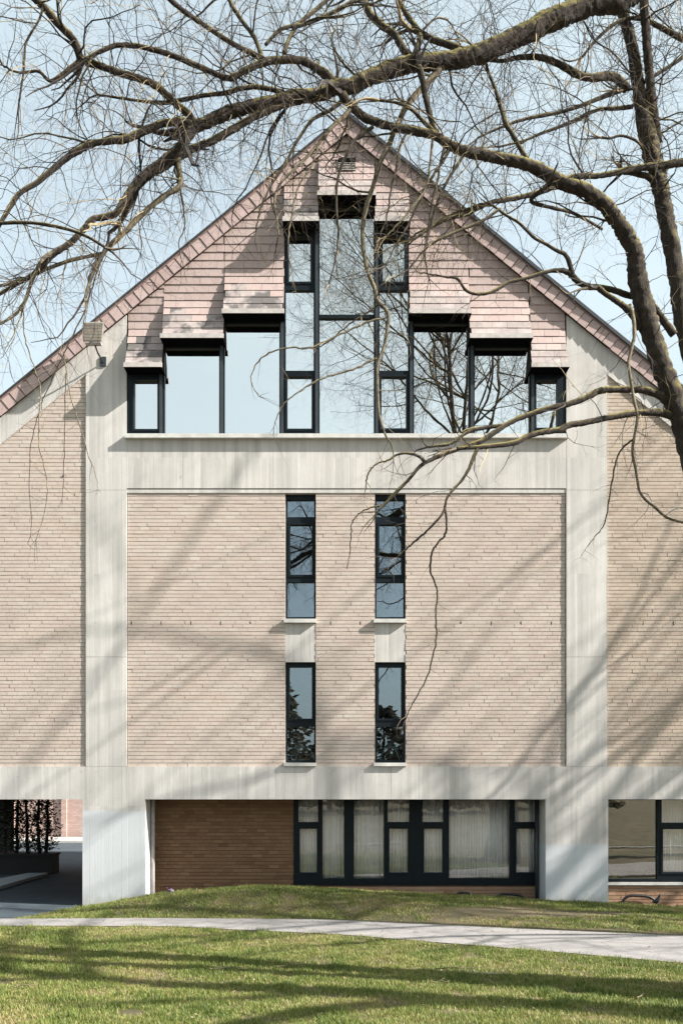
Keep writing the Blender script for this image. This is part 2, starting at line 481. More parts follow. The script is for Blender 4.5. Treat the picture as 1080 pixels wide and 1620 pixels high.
q = MB()
rx = [-30,-20,-14,-11,-9,-8,-7,-6.6,-6.2,-5.95,-5.75,-5.5,-4,0,6]
ry = [-2.35,-2.1,-1.8,-1.4,-1,-0.6,-0.2,0.2,1,2,4,8,12,16,21.2]
for y in ry:
    for x in rx:
        xe = x
        if y < -0.2: xe = min(x, -5.72 - 0.55*sm(-0.2, -2.2, y))
        elif y < 11: xe = min(x, -5.62)
        yy = max(y, far_y(xe)-0.05)
        q.v.append((xe, yy, (max(hgt(xe, yy), -0.05) if y < 1 else -0.05)+0.006))
n = len(rx)
for j in range(len(ry)-1):
    for i in range(n-1):
        q.f.append((j*n+i, j*n+i+1, (j+1)*n+i+1, (j+1)*n+i)); q.t.append(0)
tag(q.build('road', M['asphalt']), kind='structure')
q = MB(); q.box(-40, 8, 21.2, 24.0, -0.3, 0.04)
tag(q.build('pavement', M['pave']), kind='structure')

# ------------------------------------------------------------------ the building
SL = 0.818
Z_AP = UZ(182, 20.9)
VERT = 0.375
HALF, DEPTH = 10.6, 11.0
def zo(x): return Z_AP - SL*abs(x)
def zi(x): return zo(x) - VERT
BZ0, BZ1 = UZ(1265), UZ(1213)      # ground beam
PX0, PX1 = 4.63, 5.49              # pier, inner and outer face

bld = empty('gabled_building', (0, 0, 0), 'tall gabled building of pale brick, board-marked concrete and pink slates', 'building')

# --- piers
def sloped(x0, x1, y0, y1, z0, top):
    q = MB()
    q.poly([(x0,y0,z0),(x1,y0,z0),(x1,y1,z0),(x0,y1,z0),(x0,y0,top(x0)),(x1,y0,top(x1)),(x1,y1,top(x1)),(x0,y1,top(x0))],
           [(0,3,2,1),(4,5,6,7),(0,1,5,4),(1,2,6,5),(2,3,7,6),(3,0,4,7)])
    return q
JZ = UZ(1040)
for sgn in (-1, 1):
    a, c_ = sorted((sgn*PX0, sgn*PX1))
    for z0, z1 in ((BZ1+0.004, JZ), (JZ+0.006, UZ(776))):
        onebox('pier', M['conc'], bld, a, c_, -0.03, 0.5, z0, z1)
    sloped(a, c_, -0.03, 0.5, UZ(776)+0.005, zi).build('pier', M['conc'], bld)
    # beam node above the pier
    onebox('beam', M['conc'], bld, a, c_, -0.0305, 0.6, BZ0+0.001, BZ1)
    if sgn < 0: onebox('pier_base', M['conc_l'], bld, -5.56, -4.24, -0.03, 0.85, -0.6, BZ0)
    else: onebox('pier_base', M['conc_r'], bld, 4.19, 5.507, -0.03, 0.85, -0.6, BZ0)
# --- ground beam, in lengths
for x0, x1 in ((-HALF,-8.1),(-8.096,-PX1-0.002),(-PX0+0.002,-1.5),(-1.497,1.52),(1.523,PX0-0.002),(PX1+0.002,8.1),(8.104,HALF)):
    onebox('beam', M['conc'], bld, x0, x1, -0.03, 0.6, BZ0, BZ1)
# --- band under the big window and the strip below it
for x0, x1 in ((-PX0+0.003,-1.55),(-1.547,1.56),(1.563,PX0-0.003)):
    onebox('concrete_band', M['conc'], bld, x0, x1, -0.028, 0.5, UZ(773), UZ(691))
onebox('string_course', M['conc'], bld, -PX0+0.003, PX0-0.003, -0.016, 0.4, UZ(780), UZ(774.2))
# --- raked concrete strip under the verge, outside the piers
for sgn in (-1, 1):
    q = MB()
    P = []
    for y in (-0.03, 0.4):
        for x in (PX1+0.003, HALF):
            P += [(sgn*x, y, zi(x)-0.55), (sgn*x, y, zi(x)+0.02)]
    q.poly(P, [(0,1,3,2),(4,6,7,5),(0,2,6,4),(1,5,7,3),(0,4,5,1),(2,3,7,6)])
    q.build('raked_beam', M['conc'], bld, recalc=True)

# --- brickwork
BL, BH, JT = 0.212, 0.0793, 0.011
def bricks(q, x0, x1, z0, z1, yf, holes=(), top=None, seed=0):
    r = random.Random(seed)
    k = 0; z = z0
    while z + BH*0.6 < z1:
        h = min(BH-JT, z1-z-0.002)
        x = x0 - (BL*0.5 if k % 2 else 0) - (BL*0.25 if k % 4 > 1 else 0)
        rowd = r.uniform(-0.002, 0.002)
        while x < x1:
            a, c_ = max(x, x0+0.001), min(x+BL-0.005, x1-0.001)
            x += BL
            if c_-a < 0.03: continue
            if top and z+h > top((a+c_)/2)+0.08: continue
            segs = [(a, c_)]
            for hx0, hx1, hz0, hz1 in holes:
                if z+h > hz0 and z < hz1:
                    ns = []
                    for s0, s1 in segs:
                        if s1 <= hx0 or s0 >= hx1: ns.append((s0, s1)); continue
                        if hx0-s0 > 0.02: ns.append((s0, hx0))
                        if s1-hx1 > 0.02: ns.append((hx1, s1))
                    segs = ns
            for s0, s1 in segs:
                y = yf + rowd + r.uniform(-0.003, 0.003)
                q.cur = min(1, max(0, r.gauss(0.55, 0.17)))
                zt = z+h+r.uniform(-0.001, 0.001)
                q.poly([(s0,y,z),(s1,y,z),(s1,y,zt),(s0,y,zt),(s0,yf+0.05,z),(s1,yf+0.05,z),(s1,yf+0.05,zt),(s0,yf+0.05,zt)],
                       [(0,1,2,3),(3,2,6,7),(0,4,5,1),(0,3,7,4),(1,5,6,2)])
                if s1 < x1-0.02 and not any(abs(s1-hh_[0]) < .02 for hh_ in holes):      # nearly flush perpend joint
                    q.cur = 0.3; q.poly([(s1,yf+.0055,z),(s1+.006,yf+.0055,z),(s1+.006,yf+.0055,zt),(s1,yf+.0055,zt)], [(0,1,2,3)])
        z += BH; k += 1
SW = [(UX(451), UX(499.5)), (UX(592.7), UX(641.5))]      # the two slim window slots
SZ0, SZ1 = BZ1, UZ(780)
def brick_panel(x0, x1, z0, z1, holes, top, seed, bm='brick', mm='mortar', yf=0.004, back=None):
    q = MB()
    edges = [x0] + [e for h in holes for e in h[:2]] + [x1]
    for i in range(0, len(edges), 2):
        a, c_ = edges[i], edges[i+1]
        if top is None: q.box(a, c_, yf+0.017, yf+0.3, z0, z1)
        else:
            s_ = sloped(a, c_, yf+0.017, yf+0.3, z0, top); q.poly(s_.v, s_.f)
    w = q.build('brick_wall', M[mm], bld)
    q = MB(); bricks(q, x0, x1, z0, z1, yf, holes, top, seed)
    tag(q.build('bricks', M[bm], w, tint=True), kind='stuff')
    return w
brick_panel(-PX0+0.012, PX0-0.012, BZ1, SZ1, [(a, c_, SZ0-1, SZ1+1) for a, c_ in SW], None, 1)
brick_panel(-HALF, -PX1-0.012, BZ1, 30, [], lambda x: zi(x)-0.5, 2)
brick_panel(PX1+0.012, HALF, BZ1, 30, [], lambda x: zi(x)-0.5, 3, 'brick_tan')

# --- hidden sides, back, floors, roof
q = MB()
q.box(-HALF, -HALF+0.3, 0.35, DEPTH, BZ0, zi(HALF)); side = q.build('side_wall', M['mortar'], bld)
q = MB(); q.box(HALF-0.3, HALF, 0.35, DEPTH, -0.5, zi(HALF)); q.build('side_wall', M['mortar'], bld)
q = MB()
q.poly([(-HALF,DEPTH,BZ0),(HALF,DEPTH,BZ0),(HALF,DEPTH,zi(HALF)),(0,DEPTH,zi(0)),(-HALF,DEPTH,zi(HALF)),
        (-HALF,DEPTH-.3,BZ0),(HALF,DEPTH-.3,BZ0),(HALF,DEPTH-.3,zi(HALF)),(0,DEPTH-.3,zi(0)),(-HALF,DEPTH-.3,zi(HALF))],
       [(0,1,2,3,4),(9,8,7,6,5),(0,5,6,1),(1,6,7,2),(2,7,8,3),(3,8,9,4),(4,9,5,0)])
q.build('back_wall', M['mortar'], bld, recalc=True)
onebox('back_wall', M['mortar'], bld, -5.5, HALF, DEPTH-0.3, DEPTH, -0.5, BZ0-0.003)
onebox('side_wall', M['mortar_low'], bld, -5.56, -5.3, 0.856, DEPTH-0.31, -0.5, BZ0-0.003)
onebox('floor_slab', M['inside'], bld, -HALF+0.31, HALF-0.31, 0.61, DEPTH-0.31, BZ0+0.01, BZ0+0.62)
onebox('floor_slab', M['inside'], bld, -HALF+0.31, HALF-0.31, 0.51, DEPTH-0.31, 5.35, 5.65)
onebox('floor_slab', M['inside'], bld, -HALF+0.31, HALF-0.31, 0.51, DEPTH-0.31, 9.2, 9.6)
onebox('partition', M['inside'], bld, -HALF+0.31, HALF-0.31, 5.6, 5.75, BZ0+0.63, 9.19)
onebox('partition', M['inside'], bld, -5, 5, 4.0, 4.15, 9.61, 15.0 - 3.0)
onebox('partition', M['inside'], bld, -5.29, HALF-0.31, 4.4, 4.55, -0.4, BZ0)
for sgn in (-1, 1):
    q = MB(); P = []
    for y in (-0.12, DEPTH+0.2):
        for x in (0, HALF+0.5):
            P += [(sgn*x, y, zo(x)-0.06), (sgn*x, y, zo(x)+0.045)]
    q.poly(P, [(0,1,3,2),(4,6,7,5),(0,2,6,4),(1,5,7,3),(0,4,5,1),(2,3,7,6)])
    rf = q.build('roof', M['roof'], bld, recalc=True)
    # zinc verge trim along the edge
    q = MB(); P = []
    t = 0.075 if sgn > 0 else 0.03
    for y in (-0.16, -0.121):
        for x in (0.0, HALF+0.5):
            P += [(sgn*x, y, zo(x)-0.01), (sgn*x, y, zo(x)+t)]
    q.poly(P, [(0,1,3,2),(4,6,7,5),(0,2,6,4),(1,5,7,3),(0,4,5,1),(2,3,7,6)])
    q.build('verge_trim', M['trim'], rf, recalc=True)

# --- verges: a raked board with its slates
ang = math.atan(SL)
PW = VERT*math.cos(ang)
for sgn in (-1, 1):
    q = MB(); P = []
    for y in (-0.09, -0.001):
        for x in (0.0, HALF+0.3):
            P += [(sgn*x, y, zi(x)+0.012), (sgn*x, y, zo(x)-0.062)]
    q.poly(P, [(0,1,3,2),(4,6,7,5),(0,2,6,4),(1,5,7,3),(0,4,5,1),(2,3,7,6)])
    vg = q.build('verge', M['core'], bld, recalc=True)
    pitch = 0.224; r = random.Random(20+sgn)
    dx, dz = math.cos(ang), -math.sin(ang)
    nx, nz_ = -math.sin(ang), -math.cos(ang)        # down, square to the slope
    k = 0
    while True:
        s0 = k*pitch
        if s0*dx > HALF: break
        s1 = s0+pitch-0.012-r.uniform(0, 0.006)
        w0 = PW+r.uniform(-0.004, 0.008)
        j = r.uniform(-0.004, 0.004)
        pts = [(s0+j, 0.012), (s1, 0.012), (s1, w0), (s0+j, w0)]
        yb, yt = -0.094, (-0.118+r.uniform(-0.003,0.003))
        F = []; Bk = []
        for i_, (s_, w) in enumerate(pts):
            x = s_*dx + w*nx; z = Z_AP + s_*dz + w*nz_
            if x < 0.003: x = 0.003; z = min(z, zo(0.003) - 0.01)
            y = yt + (0.010 if i_ in (0, 3) else 0.0)
            F.append((sgn*x, y, z)); Bk.append((sgn*x, yb, z))
        q = MB(); q.poly(F+Bk, [(0,1,2,3),(7,6,5,4),(0,4,5,1),(1,5,6,2),(2,6,7,3),(3,7,4,0)])
        q.build('verge_slate', M['verge'], vg, recalc=True)
        k += 1

# --- stepped hoods clad with slates
DF, DG = 20.63, 21.05
PROJ = CAM_D-DF
HX = [0.592, 1.312, 2.567, 3.845, 4.60]
HZ = [UZ(309, DF), UZ(350, DF), UZ(496, DF), UZ(535, DF), UZ(581, DF)]
FL = 1.05
EXPO = 0.171
def proj(z, lip): return PROJ*min(1, max(0, (lip+FL-z)/FL))**1.45
def clip(poly, a, b_, c_):                      # keep a*x+b*z <= c
    out = []
    for i in range(len(poly)):
        p, q_ = poly[i], poly[(i+1) % len(poly)]
        dp, dq = a*p[0]+b_*p[1]-c_, a*q_[0]+b_*q_[1]-c_
        if dp <= 0: out.append(p)
        if (dp < 0 < dq) or (dq < 0 < dp):
            t = dp/(dp-dq); out.append((p[0]+t*(q_[0]-p[0]), p[1]+t*(q_[1]-p[1])))
    return out
def area(p): return abs(sum(p[i][0]*p[(i+1)%len(p)][1]-p[(i+1)%len(p)][0]*p[i][1] for i in range(len(p))))/2
VX0, VX1, VZ0, VZ1 = UX(534.5), UX(562), UZ(275), UZ(252.5)          # vent opening
hood_cols = [(-HX[0], HX[0], HZ[0])]
for i in range(1, 5):
    hood_cols += [(-HX[i], -HX[i-1], HZ[i]), (HX[i-1], HX[i], HZ[i])]
for x0, x1, lip in hood_cols:
    g = 0.003
    st = [x0+g, x1-g] if x0*x1 > 0 else [x0+g, 0.0, x1-g]
    secs = []
    for x in st:
        top = zi(x)-0.003
        mid = min(lip+FL, top-0.02)
        prof = [lip+0.05+(mid-lip-0.05)*k/6 for k in range(7)]
        secs.append([(x, 0.12, lip+0.02), (x, -PROJ+0.006, lip+0.02)] + [(x, -proj(z_, lip)+0.006, z_) for z_ in prof] + [(x, 0.006, top), (x, 0.12, top)])
    q = MB(); q.loft(secs)
    hood = q.build('hood', M['core'], bld, recalc=True)
    q = MB(); q.box(x0-0.015, x1+0.015, -PROJ-0.022, 0.118, lip-0.004, lip+0.019)
    q.build('soffit', M['soffit'], hood)
    r = random.Random(int(1000*x0)+7)
    # lip board
    q = MB()
    e = 0.018
    q.poly([(x0-e,-PROJ-0.03,lip),(x1+e,-PROJ-0.03,lip),(x1+e,-PROJ+0.003,lip),(x0-e,-PROJ+0.003,lip),
            (x0-e,-PROJ-0.022,lip+0.10),(x1+e,-PROJ-0.022,lip+0.10),(x1+e,-PROJ+0.034,lip+0.10),(x0-e,-PROJ+0.034,lip+0.10)],
           [(0,3,2,1),(4,5,6,7),(0,1,5,4),(1,2,6,5),(2,3,7,6),(3,0,4,7)])
    q.build('lip_board', M['lip'], hood)
    # slates
    zrow = lip+0.10
    row = 0
    W = 0.315
    while zrow < zi(max(0, min(abs(x0), abs(x1)) if x0*x1 > 0 else 0)):
        zt = zrow+EXPO
        off = (row % 2)*W*0.5 + r.uniform(-0.03, 0.03)
        x = x0 - off
        while x < x1:
            a, c_ = max(x, x0+0.002), min(x+W-0.0035, x1-0.002)
            x += W
            if c_-a < 0.03: continue
            rects = [[(a, zrow), (c_, zrow), (c_, zt-0.004), (a, zt-0.004)]]
            if zrow < VZ1 and zt > VZ0 and a < VX1 and c_ > VX0:
                rects = []
                if a < VX0-0.03: rects.append([(a, zrow), (VX0, zrow), (VX0, zt-0.004), (a, zt-0.004)])
                if c_ > VX1+0.03: rects.append([(VX1, zrow), (c_, zrow), (c_, zt-0.004), (VX1, zt-0.004)])
                xa, xb = max(a, VX0), min(c_, VX1)
                if zrow < VZ0-0.03: rects.append([(xa, zrow), (xb, zrow), (xb, VZ0), (xa, VZ0)])
                if zt > VZ1+0.03: rects.append([(xa, VZ1), (xb, VZ1), (xb, zt-0.004), (xa, zt-0.004)])
            for P in rects:
                lim = Z_AP - VERT + 0.01
                P = clip(P, SL, 1, lim); P = clip(P, -SL, 1, lim) if P else P
                if not P or len(P) < 3 or area(P) < 0.0006: continue
                th = 0.024 + r.uniform(-0.002, 0.004); sk = r.uniform(-0.003, 0.003)
                F, Bk = [], []
                for (xx, zz) in P:
                    zz2 = zz + sk*(xx-x0)
                    base = -proj(zz2, lip)
                    k = (zt-zz)/EXPO
                    F.append((xx, base-0.010-(th-0.010)*k, zz2)); Bk.append((xx, base+0.003, zz2))
                m_ = len(P)
                q = MB()
                q.poly(F+Bk, [tuple(range(m_)), tuple(range(2*m_-1, m_-1, -1))] + [(i, i+m_, (i+1)%m_+m_, (i+1)%m_) for i in range(m_)])
                low = row < 2 or (row < 4 and r.random() < (.6 if row == 2 else .25))
                mt = (M['slate_w'] if x1 < 0 else M['slate_wr']) if low else M['slate']
                q.build('slate', mt, hood, recalc=True)
        zrow = zt; row += 1
# --- vent near the apex
q = MB(); q.box(VX0+0.004, VX1-0.004, -proj(VZ0, HZ[0])+0.004, 0.3, VZ0+0.004, VZ1-0.004)
vent = q.build('vent', M['soffit'], bld)
for i in range(5):
    z = VZ0+0.008+0.043*i
    yb = -proj(z, HZ[0])-.012
    q = MB()
    q.poly([(VX0+.006,yb-.04,z),(VX1-.006,yb-.04,z),(VX1-.006,yb+.002,z+.03),(VX0+.006,yb+.002,z+.03),
            (VX0+.006,yb-.04,z+.012),(VX1-.006,yb-.04,z+.012),(VX1-.006,yb+.002,z+.042),(VX0+.006,yb+.002,z+.042)],
           [(0,3,2,1),(4,5,6,7),(0,1,5,4),(1,2,6,5),(2,3,7,6),(3,0,4,7)])
    q.build('louvre', M['lip'], vent)

# --- windows
wr = random.Random(5)
def window(x0, x1, z0, z1, yf, yb, yg, panes, glass, fm='frame', name='window'):
    """panes: (x0,x1,z0,z1,casement) cut out of the frame rectangle"""
    X = sorted(set([x0, x1] + [v for p in panes for v in p[:2]]))
    Zs = sorted(set([z0, z1] + [v for p in panes for v in p[2:4]]))
    q = MB()
    for i in range(len(X)-1):
        run = None
        for j in range(len(Zs)-1):
            cx, cz = (X[i]+X[i+1])/2, (Zs[j]+Zs[j+1])/2
            hole = any(p[0] < cx < p[1] and p[2] < cz < p[3] for p in panes)
            if not hole:
                if run is None: run = Zs[j]
            if hole or j == len(Zs)-2:
                if run is not None:
                    q.box(X[i], X[i+1], yf, yb, run, Zs[j] if hole else Zs[j+1]); run = None
    w = q.build(name, M[fm], bld)
    for p in panes:
        a, c_, d_, e_ = p[:4]
        if p[4]:
            q = MB(); s = 0.022; y0, y1 = yf-0.018, yg-0.006
            o_ = 0.02
            q.box(a-o_, a+s, y0, y1, d_-o_, e_+o_); q.box(c_-s, c_+o_, y0, y1, d_-o_, e_+o_)
            q.box(a+s, c_-s, y0, y1, d_-o_, d_+s); q.box(a+s, c_-s, y0, y1, e_-s, e_+o_)
            q.build('sash', M[fm], w)
        q = MB()
        tx, tz = wr.uniform(-0.0022, 0.0022), wr.uniform(-0.002, 0.002)
        hx, hz = (c_-a)/2, (e_-d_)/2
        def yy(sx, sz): return yg + sx*hx*tx + sz*hz*tz
        v = [(a,yy(-1,-1),d_),(c_,yy(1,-1),d_),(c_,yy(1,1),e_),(a,yy(-1,1),e_)]
        q.poly(v + [(p_[0], p_[1]+0.006, p_[2]) for p_ in v], [(0,1,2,3),(7,6,5,4),(0,4,5,1),(1,5,6,2),(2,6,7,3),(3,7,4,0)])
        q.build('pane', M[glass], w)
    return w
def G(px): return UX(px, DG)
def GZ(py): return UZ(py, DG)
zb = UZ(685, 20.88)+0.02
def up(px0, px1, lip, panes):
    window(G(px0), G(px1)-0.002, zb-0.12, lip-0.004, -0.01, 0.11, 0.05,
           [(G(a), G(c_), GZ(bt) if cs or bt < 683 else zb-0.05, lip-(.10 if cs else .05) if tp in (604,560,521.6,381.5,343,520,557,601.5) else GZ(tp), cs) for a, c_, tp, bt, cs in panes], 'glass_up')
up(203, 255.5, HZ[4], [(211.5,251.5,604,682,True)])
up(255.5, 351, HZ[3], [(261,347,560,684,False)])
up(351, 446.5, HZ[2], [(355.5,442,521.6,684,False)])
up(446.5, 501, HZ[1], [(455.5,492.5,381.5,449.5,True),(452,496,461,588,False),(453,494.5,596,681.5,True)])
up(501, 595.5, HZ[0], [(505.5,591,343,499.5,False),(505.5,591,505,684,False)])
up(595.5, 650, HZ[1], [(603.5,641,381.5,449.5,True),(600,645,461,588,False),(601.5,643.5,596,681,True)])
up(650, 745.5, HZ[2], [(654.5,740.6,520,684,False)])
up(745.5, 841, HZ[3], [(750,836,557,684,False)])
up(841, 894, HZ[4], [(845.5,881.5,601.5,680,True)])
# slim cover strips in front of each mullion, and the posts at the ends
for px, lip in ((255.5,HZ[4]),(351,HZ[3]),(446.5,HZ[2]),(501,HZ[1]),(595.5,HZ[1]),(650,HZ[2]),(745.5,HZ[3]),(841,HZ[4])):
    onebox('mullion_cover', M['alu'], bld, G(px)-0.03, G(px)+0.03, -0.05, -0.012, zb-0.1, lip-0.005)
onebox('jamb', M['frame'], bld, -PX0+0.001, G(203)-0.002, -0.02, 0.11, zb-0.1, HZ[4]-0.006)
onebox('jamb', M['frame'], bld, G(894)+0.002, PX0-0.001, -0.02, 0.11, zb-0.1, HZ[4]-0.006)
ws = -PX0+0.01
for x0, x1 in ((-PX0-0.02,G(351)),(G(351)+0.004,G(548)),(G(548)+0.004,G(745)),(G(745)+0.004,PX0+0.02)):
    onebox('window_sill', M['sill'], bld, x0, x1, -0.14, 0.1, UZ(692, 20.86), UZ(685.5, 20.86))

DS = 21.15
for i, (a, c_) in enumerate(SW):
    def sx(v): return a + v*(c_-a)
    # upper slim window: three lights, the middle one opens
    zt, zm = UZ(782), UZ(978)
    def sz(py): return UZ(py, DS)
    window(a+0.002, c_-0.002, zm-0.05, zt, 0.10, 0.2, 0.16,
           [(sx(.06), sx(.94), sz(819), sz(792), False), (sx(.12), sx(.90), sz(912), sz(829.5), True), (sx(.06), sx(.94), sz(977), sz(922), False)], 'glass_mid')
    onebox('window_sill', M['sill'], bld, a-0.025, c_+0.01, -0.09, 0.098, UZ(985, 20.92), UZ(979, 20.92))
    onebox('spandrel', M['conc'], bld, a, c_-0.0012, 0.012, 0.3, UZ(1047.5), UZ(985, 20.92)-0.004)
    window(a+0.002, c_-0.002, BZ1+0.02, UZ(1048), 0.10, 0.2, 0.16,
           [(sx(.10), sx(.90), sz(1139), sz(1054.5), True), (sx(.06), sx(.94), sz(1203), sz(1150), False)], 'glass_mid')
    onebox('window_sill', M['sill'], bld, a-0.025, c_+0.01, -0.09, 0.098, UZ(1212.5, 20.92), UZ(1207, 20.92))
    onebox('reveal', M['mortar'], bld, a-0.004, a+0.001, 0.010, 0.35, BZ1, SZ1)
    onebox('reveal', M['mortar'], bld, c_-0.001, c_+0.004, 0.010, 0.35, BZ1, SZ1)

# --- ground floor: recessed wall and strip windows
YR = 0.86; DR = CAM_D+YR
gx0, gx1 = UX(464.5, DR), UX(853.5, DR)
gz0 = UZ(1396, DR)
w = brick_panel(-4.239, gx0-0.002, -0.6, BZ0, [], None, 4, 'brick_shaded', 'mortar_low', YR)
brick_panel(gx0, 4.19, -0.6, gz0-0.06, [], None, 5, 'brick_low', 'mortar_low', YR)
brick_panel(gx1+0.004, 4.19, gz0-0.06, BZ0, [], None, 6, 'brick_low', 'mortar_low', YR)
onebox('window_sill', M['frame'], bld, gx0-0.01, gx1+0.003, YR-0.04, YR+0.2, gz0-0.058, gz0-0.02)
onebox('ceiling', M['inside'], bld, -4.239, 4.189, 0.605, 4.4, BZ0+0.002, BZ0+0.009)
def RX(p): return UX(p, DR)
def RZ(p): return UZ(p, DR)
b0, b1, ft, ct, cb_ = 1390, 1383, 1262, 1301.5, 1309
pan = [(472,503,1262,1301,0),(472.5,502.5,1310,1382.5,1),(510,544,1262,1390,0),(560,607,1262,1390,0),(613,647,1262,1301,0),(614,646.5,1310,1382.5,1),
       (668,701,1262,1301,0),(669,701,1310,1382.5,1),(710,806,1262,1390,0),(814,847,1262,1301,0),(814.5,846.5,1310,1382.5,1)]
window(gx0, gx1, gz0-0.018, BZ0-0.004, YR-0.02, YR+0.10, YR+0.05,
       [(RX(a), RX(c_), RZ(d_), min(RZ(t_), BZ0-0.03), bool(cs)) for a, c_, t_, d_, cs in pan], 'glass_low', name='strip_window')
# window right of the right pier
Y2 = 0.5; D2 = CAM_D+Y2
def QX(p): return UX(p, D2)
def QZ(p): return UZ(p, D2)
qx0, qx1 = 5.50, 9.6
pan = [(5.56,QX(1039),1266,1391,0),(QX(1046),QX(1046)+0.62,1266,1302,0),(QX(1046),QX(1046)+0.62,1310.5,1382,1),
       (QX(1046)+0.75,QX(1046)+1.9,1266,1391,0),(QX(1046)+2.03,9.5,1266,1391,0)]
window(qx0, qx1, QZ(1395), BZ0-0.004, Y2-0.02, Y2+0.1, Y2+0.05, [(a, c_, QZ(d_), min(QZ(t_), BZ0-0.02), bool(cs)) for a, c_, t_, d_, cs in pan], 'glass_right', name='strip_window')
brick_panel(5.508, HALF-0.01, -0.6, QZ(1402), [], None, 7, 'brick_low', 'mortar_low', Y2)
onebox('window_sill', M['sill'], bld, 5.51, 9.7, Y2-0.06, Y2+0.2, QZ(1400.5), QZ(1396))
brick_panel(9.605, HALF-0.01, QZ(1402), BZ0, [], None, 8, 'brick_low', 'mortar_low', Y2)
# rain pipe in the left corner of the recess, painted edge strips
q = MB(); q.tube([(-4.19, 0.55, -0.5), (-4.19, 0.55, BZ0-0.01)], 0.045, 10); q.build('rain_pipe', M['lip'], bld, smooth=True)
q = MB(); q.tube([(4.13, 0.60, -0.5), (4.13, 0.60, BZ0-0.01)], 0.04, 10); q.build('rain_pipe', M['alu'], bld, smooth=True)
# wall ties and weep slots along the brickwork
for px in [208,255,302,349,396,523,570] + [729,777,824,872,1017,1065]:
    x, z = U(px, 986, CAM_D)
    onebox('wall_tie', M['core'], bld, x-0.007, x+0.007, 0.0, 0.03, z-0.04, z+0.04)
x, z = U(100, 753, CAM_D); q = MB(); q.tube([(x,-0.01,z),(x,0.03,z)], 0.018, 10); q.build('wall_tie', M['core'], bld)

# ------------------------------------------------------------------ things on and around the building
def rounded(pts, n=6):
    """Catmull-Rom through the points"""
    P = [Vector(p) for p in pts]
    out = []
    for i in range(len(P)-1):
        p0, p1, p2, p3 = P[max(i-1,0)], P[i], P[i+1], P[min(i+2,len(P)-1)]
        for k in range(n):
            t = k/n
            out.append(0.5*((2*p1)+(p2-p0)*t+(2*p0-5*p1+4*p2-p3)*t*t+(3*p1-p0-3*p2+p3)*t**3))
    out.append(P[-1])
    return out

# floodlight
fx, fz = U(149, 528, 20.55)
fl = empty('floodlight', (fx, -0.45, fz), 'weathered square floodlight on a bracket at the top of the left pier', 'floodlight')
q = MB()
q.loft([[(-.215,-.02,.215),(.215,-.02,.215),(.195,-.09,-.20),(-.195,-.09,-.20)],
        [(-.225,-.05,.225),(.225,-.05,.225),(.205,-.12,-.21),(-.205,-.12,-.21)],
        [(-.215,-.06,.215),(.215,-.06,.215),(.195,-.125,-.20),(-.195,-.125,-.20)]][:2])
q.loft([[(-.20,-.02,.20),(.20,-.02,.20),(.18,-.085,-.19),(-.18,-.085,-.19)],
        [(-.10,.13,.12),(.10,.13,.12),(.09,.10,-.13),(-.09,.10,-.13)]])
q.build('housing', M['lamp'], fl, recalc=True)
q = MB()
for i in range(6):
    t0, t1 = i/6+0.01, (i+1)/6-0.01
    def fp(t, x): return (x*(1-0.1*t), -.052-.07*t-0.006, .205-.40*t)
    a, c_, d_, e_ = fp(t0,-.195), fp(t0,.195), fp(t1,.195), fp(t1,-.195)
    q.poly([a,c_,d_,e_]+[(v[0],v[1]+.012,v[2]) for v in (a,c_,d_,e_)], [(3,2,1,0),(4,5,6,7),(0,1,5,4),(1,2,6,5),(2,3,7,6),(3,0,4,7)])
q.build('lamp_glass', M['lampglass'], fl, recalc=True)
q = MB(); q.box(-.16,.16,-.08,.02,-.245,-.215); q.build('shelf', M['lip'], fl)
q = MB()
q.tube([(0.02,-.03,-.24),(0.04,.12,-.33),(0.09,.41,-.42)], .018, 8)
q.box(0.02,0.15,.395,.418,-.50,-.30)
q.build('bracket', M['alu'], fl)

# curtains behind the strip windows
def curtain(px0, px1, d, y, z0, z1, label, fold=0.085, seed=0):
    r = random.Random(seed)
    x0, x1 = UX(px0, d), UX(px1, d)
    n = max(8, int((x1-x0)/0.014)); q = MB()
    ph = r.uniform(0, 6)
    pts = []
    for i in range(n+1):
        x = x0+(x1-x0)*i/n
        ph += 0.014/fold*6.28*r.uniform(0.6, 1.5)*(0.45+0.9*abs(math.sin(x*2.1+seed)))
        pts.append((x, y+0.028*math.sin(ph)+r.uniform(-.003,.003)))
    for (x, yy) in pts:
        q.v.append((x, yy, z0)); q.v.append((x, y+(yy-y)*0.7, z1))
    for i in range(n):
        q.f.append((2*i, 2*i+2, 2*i+3, 2*i+1)); q.t.append(0)
    o = q.build('curtain', M['curtain'], smooth=True)
    sl = o.modifiers.new('thickness', 'SOLIDIFY'); sl.thickness = 0.003
    tag(o, label, 'curtain', 'white curtains behind the strip windows')
for i, (a, c_, lb) in enumerate([(468,507,'sheer white curtain in the leftmost light of the ground-floor strip window'),
        (508,548,'sheer white curtain in second light from the left of the strip window'),
        (556,609,'sheer white curtain in the wide light left of the strip window middle'),
        (611,650,'sheer white curtain behind the middle casement of the strip window'),
        (664,704,'sheer white curtain behind the casement left of the widest pane'),
        (706,809,'pleated white curtain behind the widest pane of the strip window'),
        (811,850,'sheer white curtain in rightmost light of strip window beside right pier')]):
    curtain(a, c_, DR+0.2, YR+0.22, 0.3, BZ0-0.02, lb, seed=i)
curtain(1042, 1110, D2+0.2, Y2+0.22, 0.3, BZ0-0.02, 'white curtain in the window at the right edge past the right pier', seed=9)

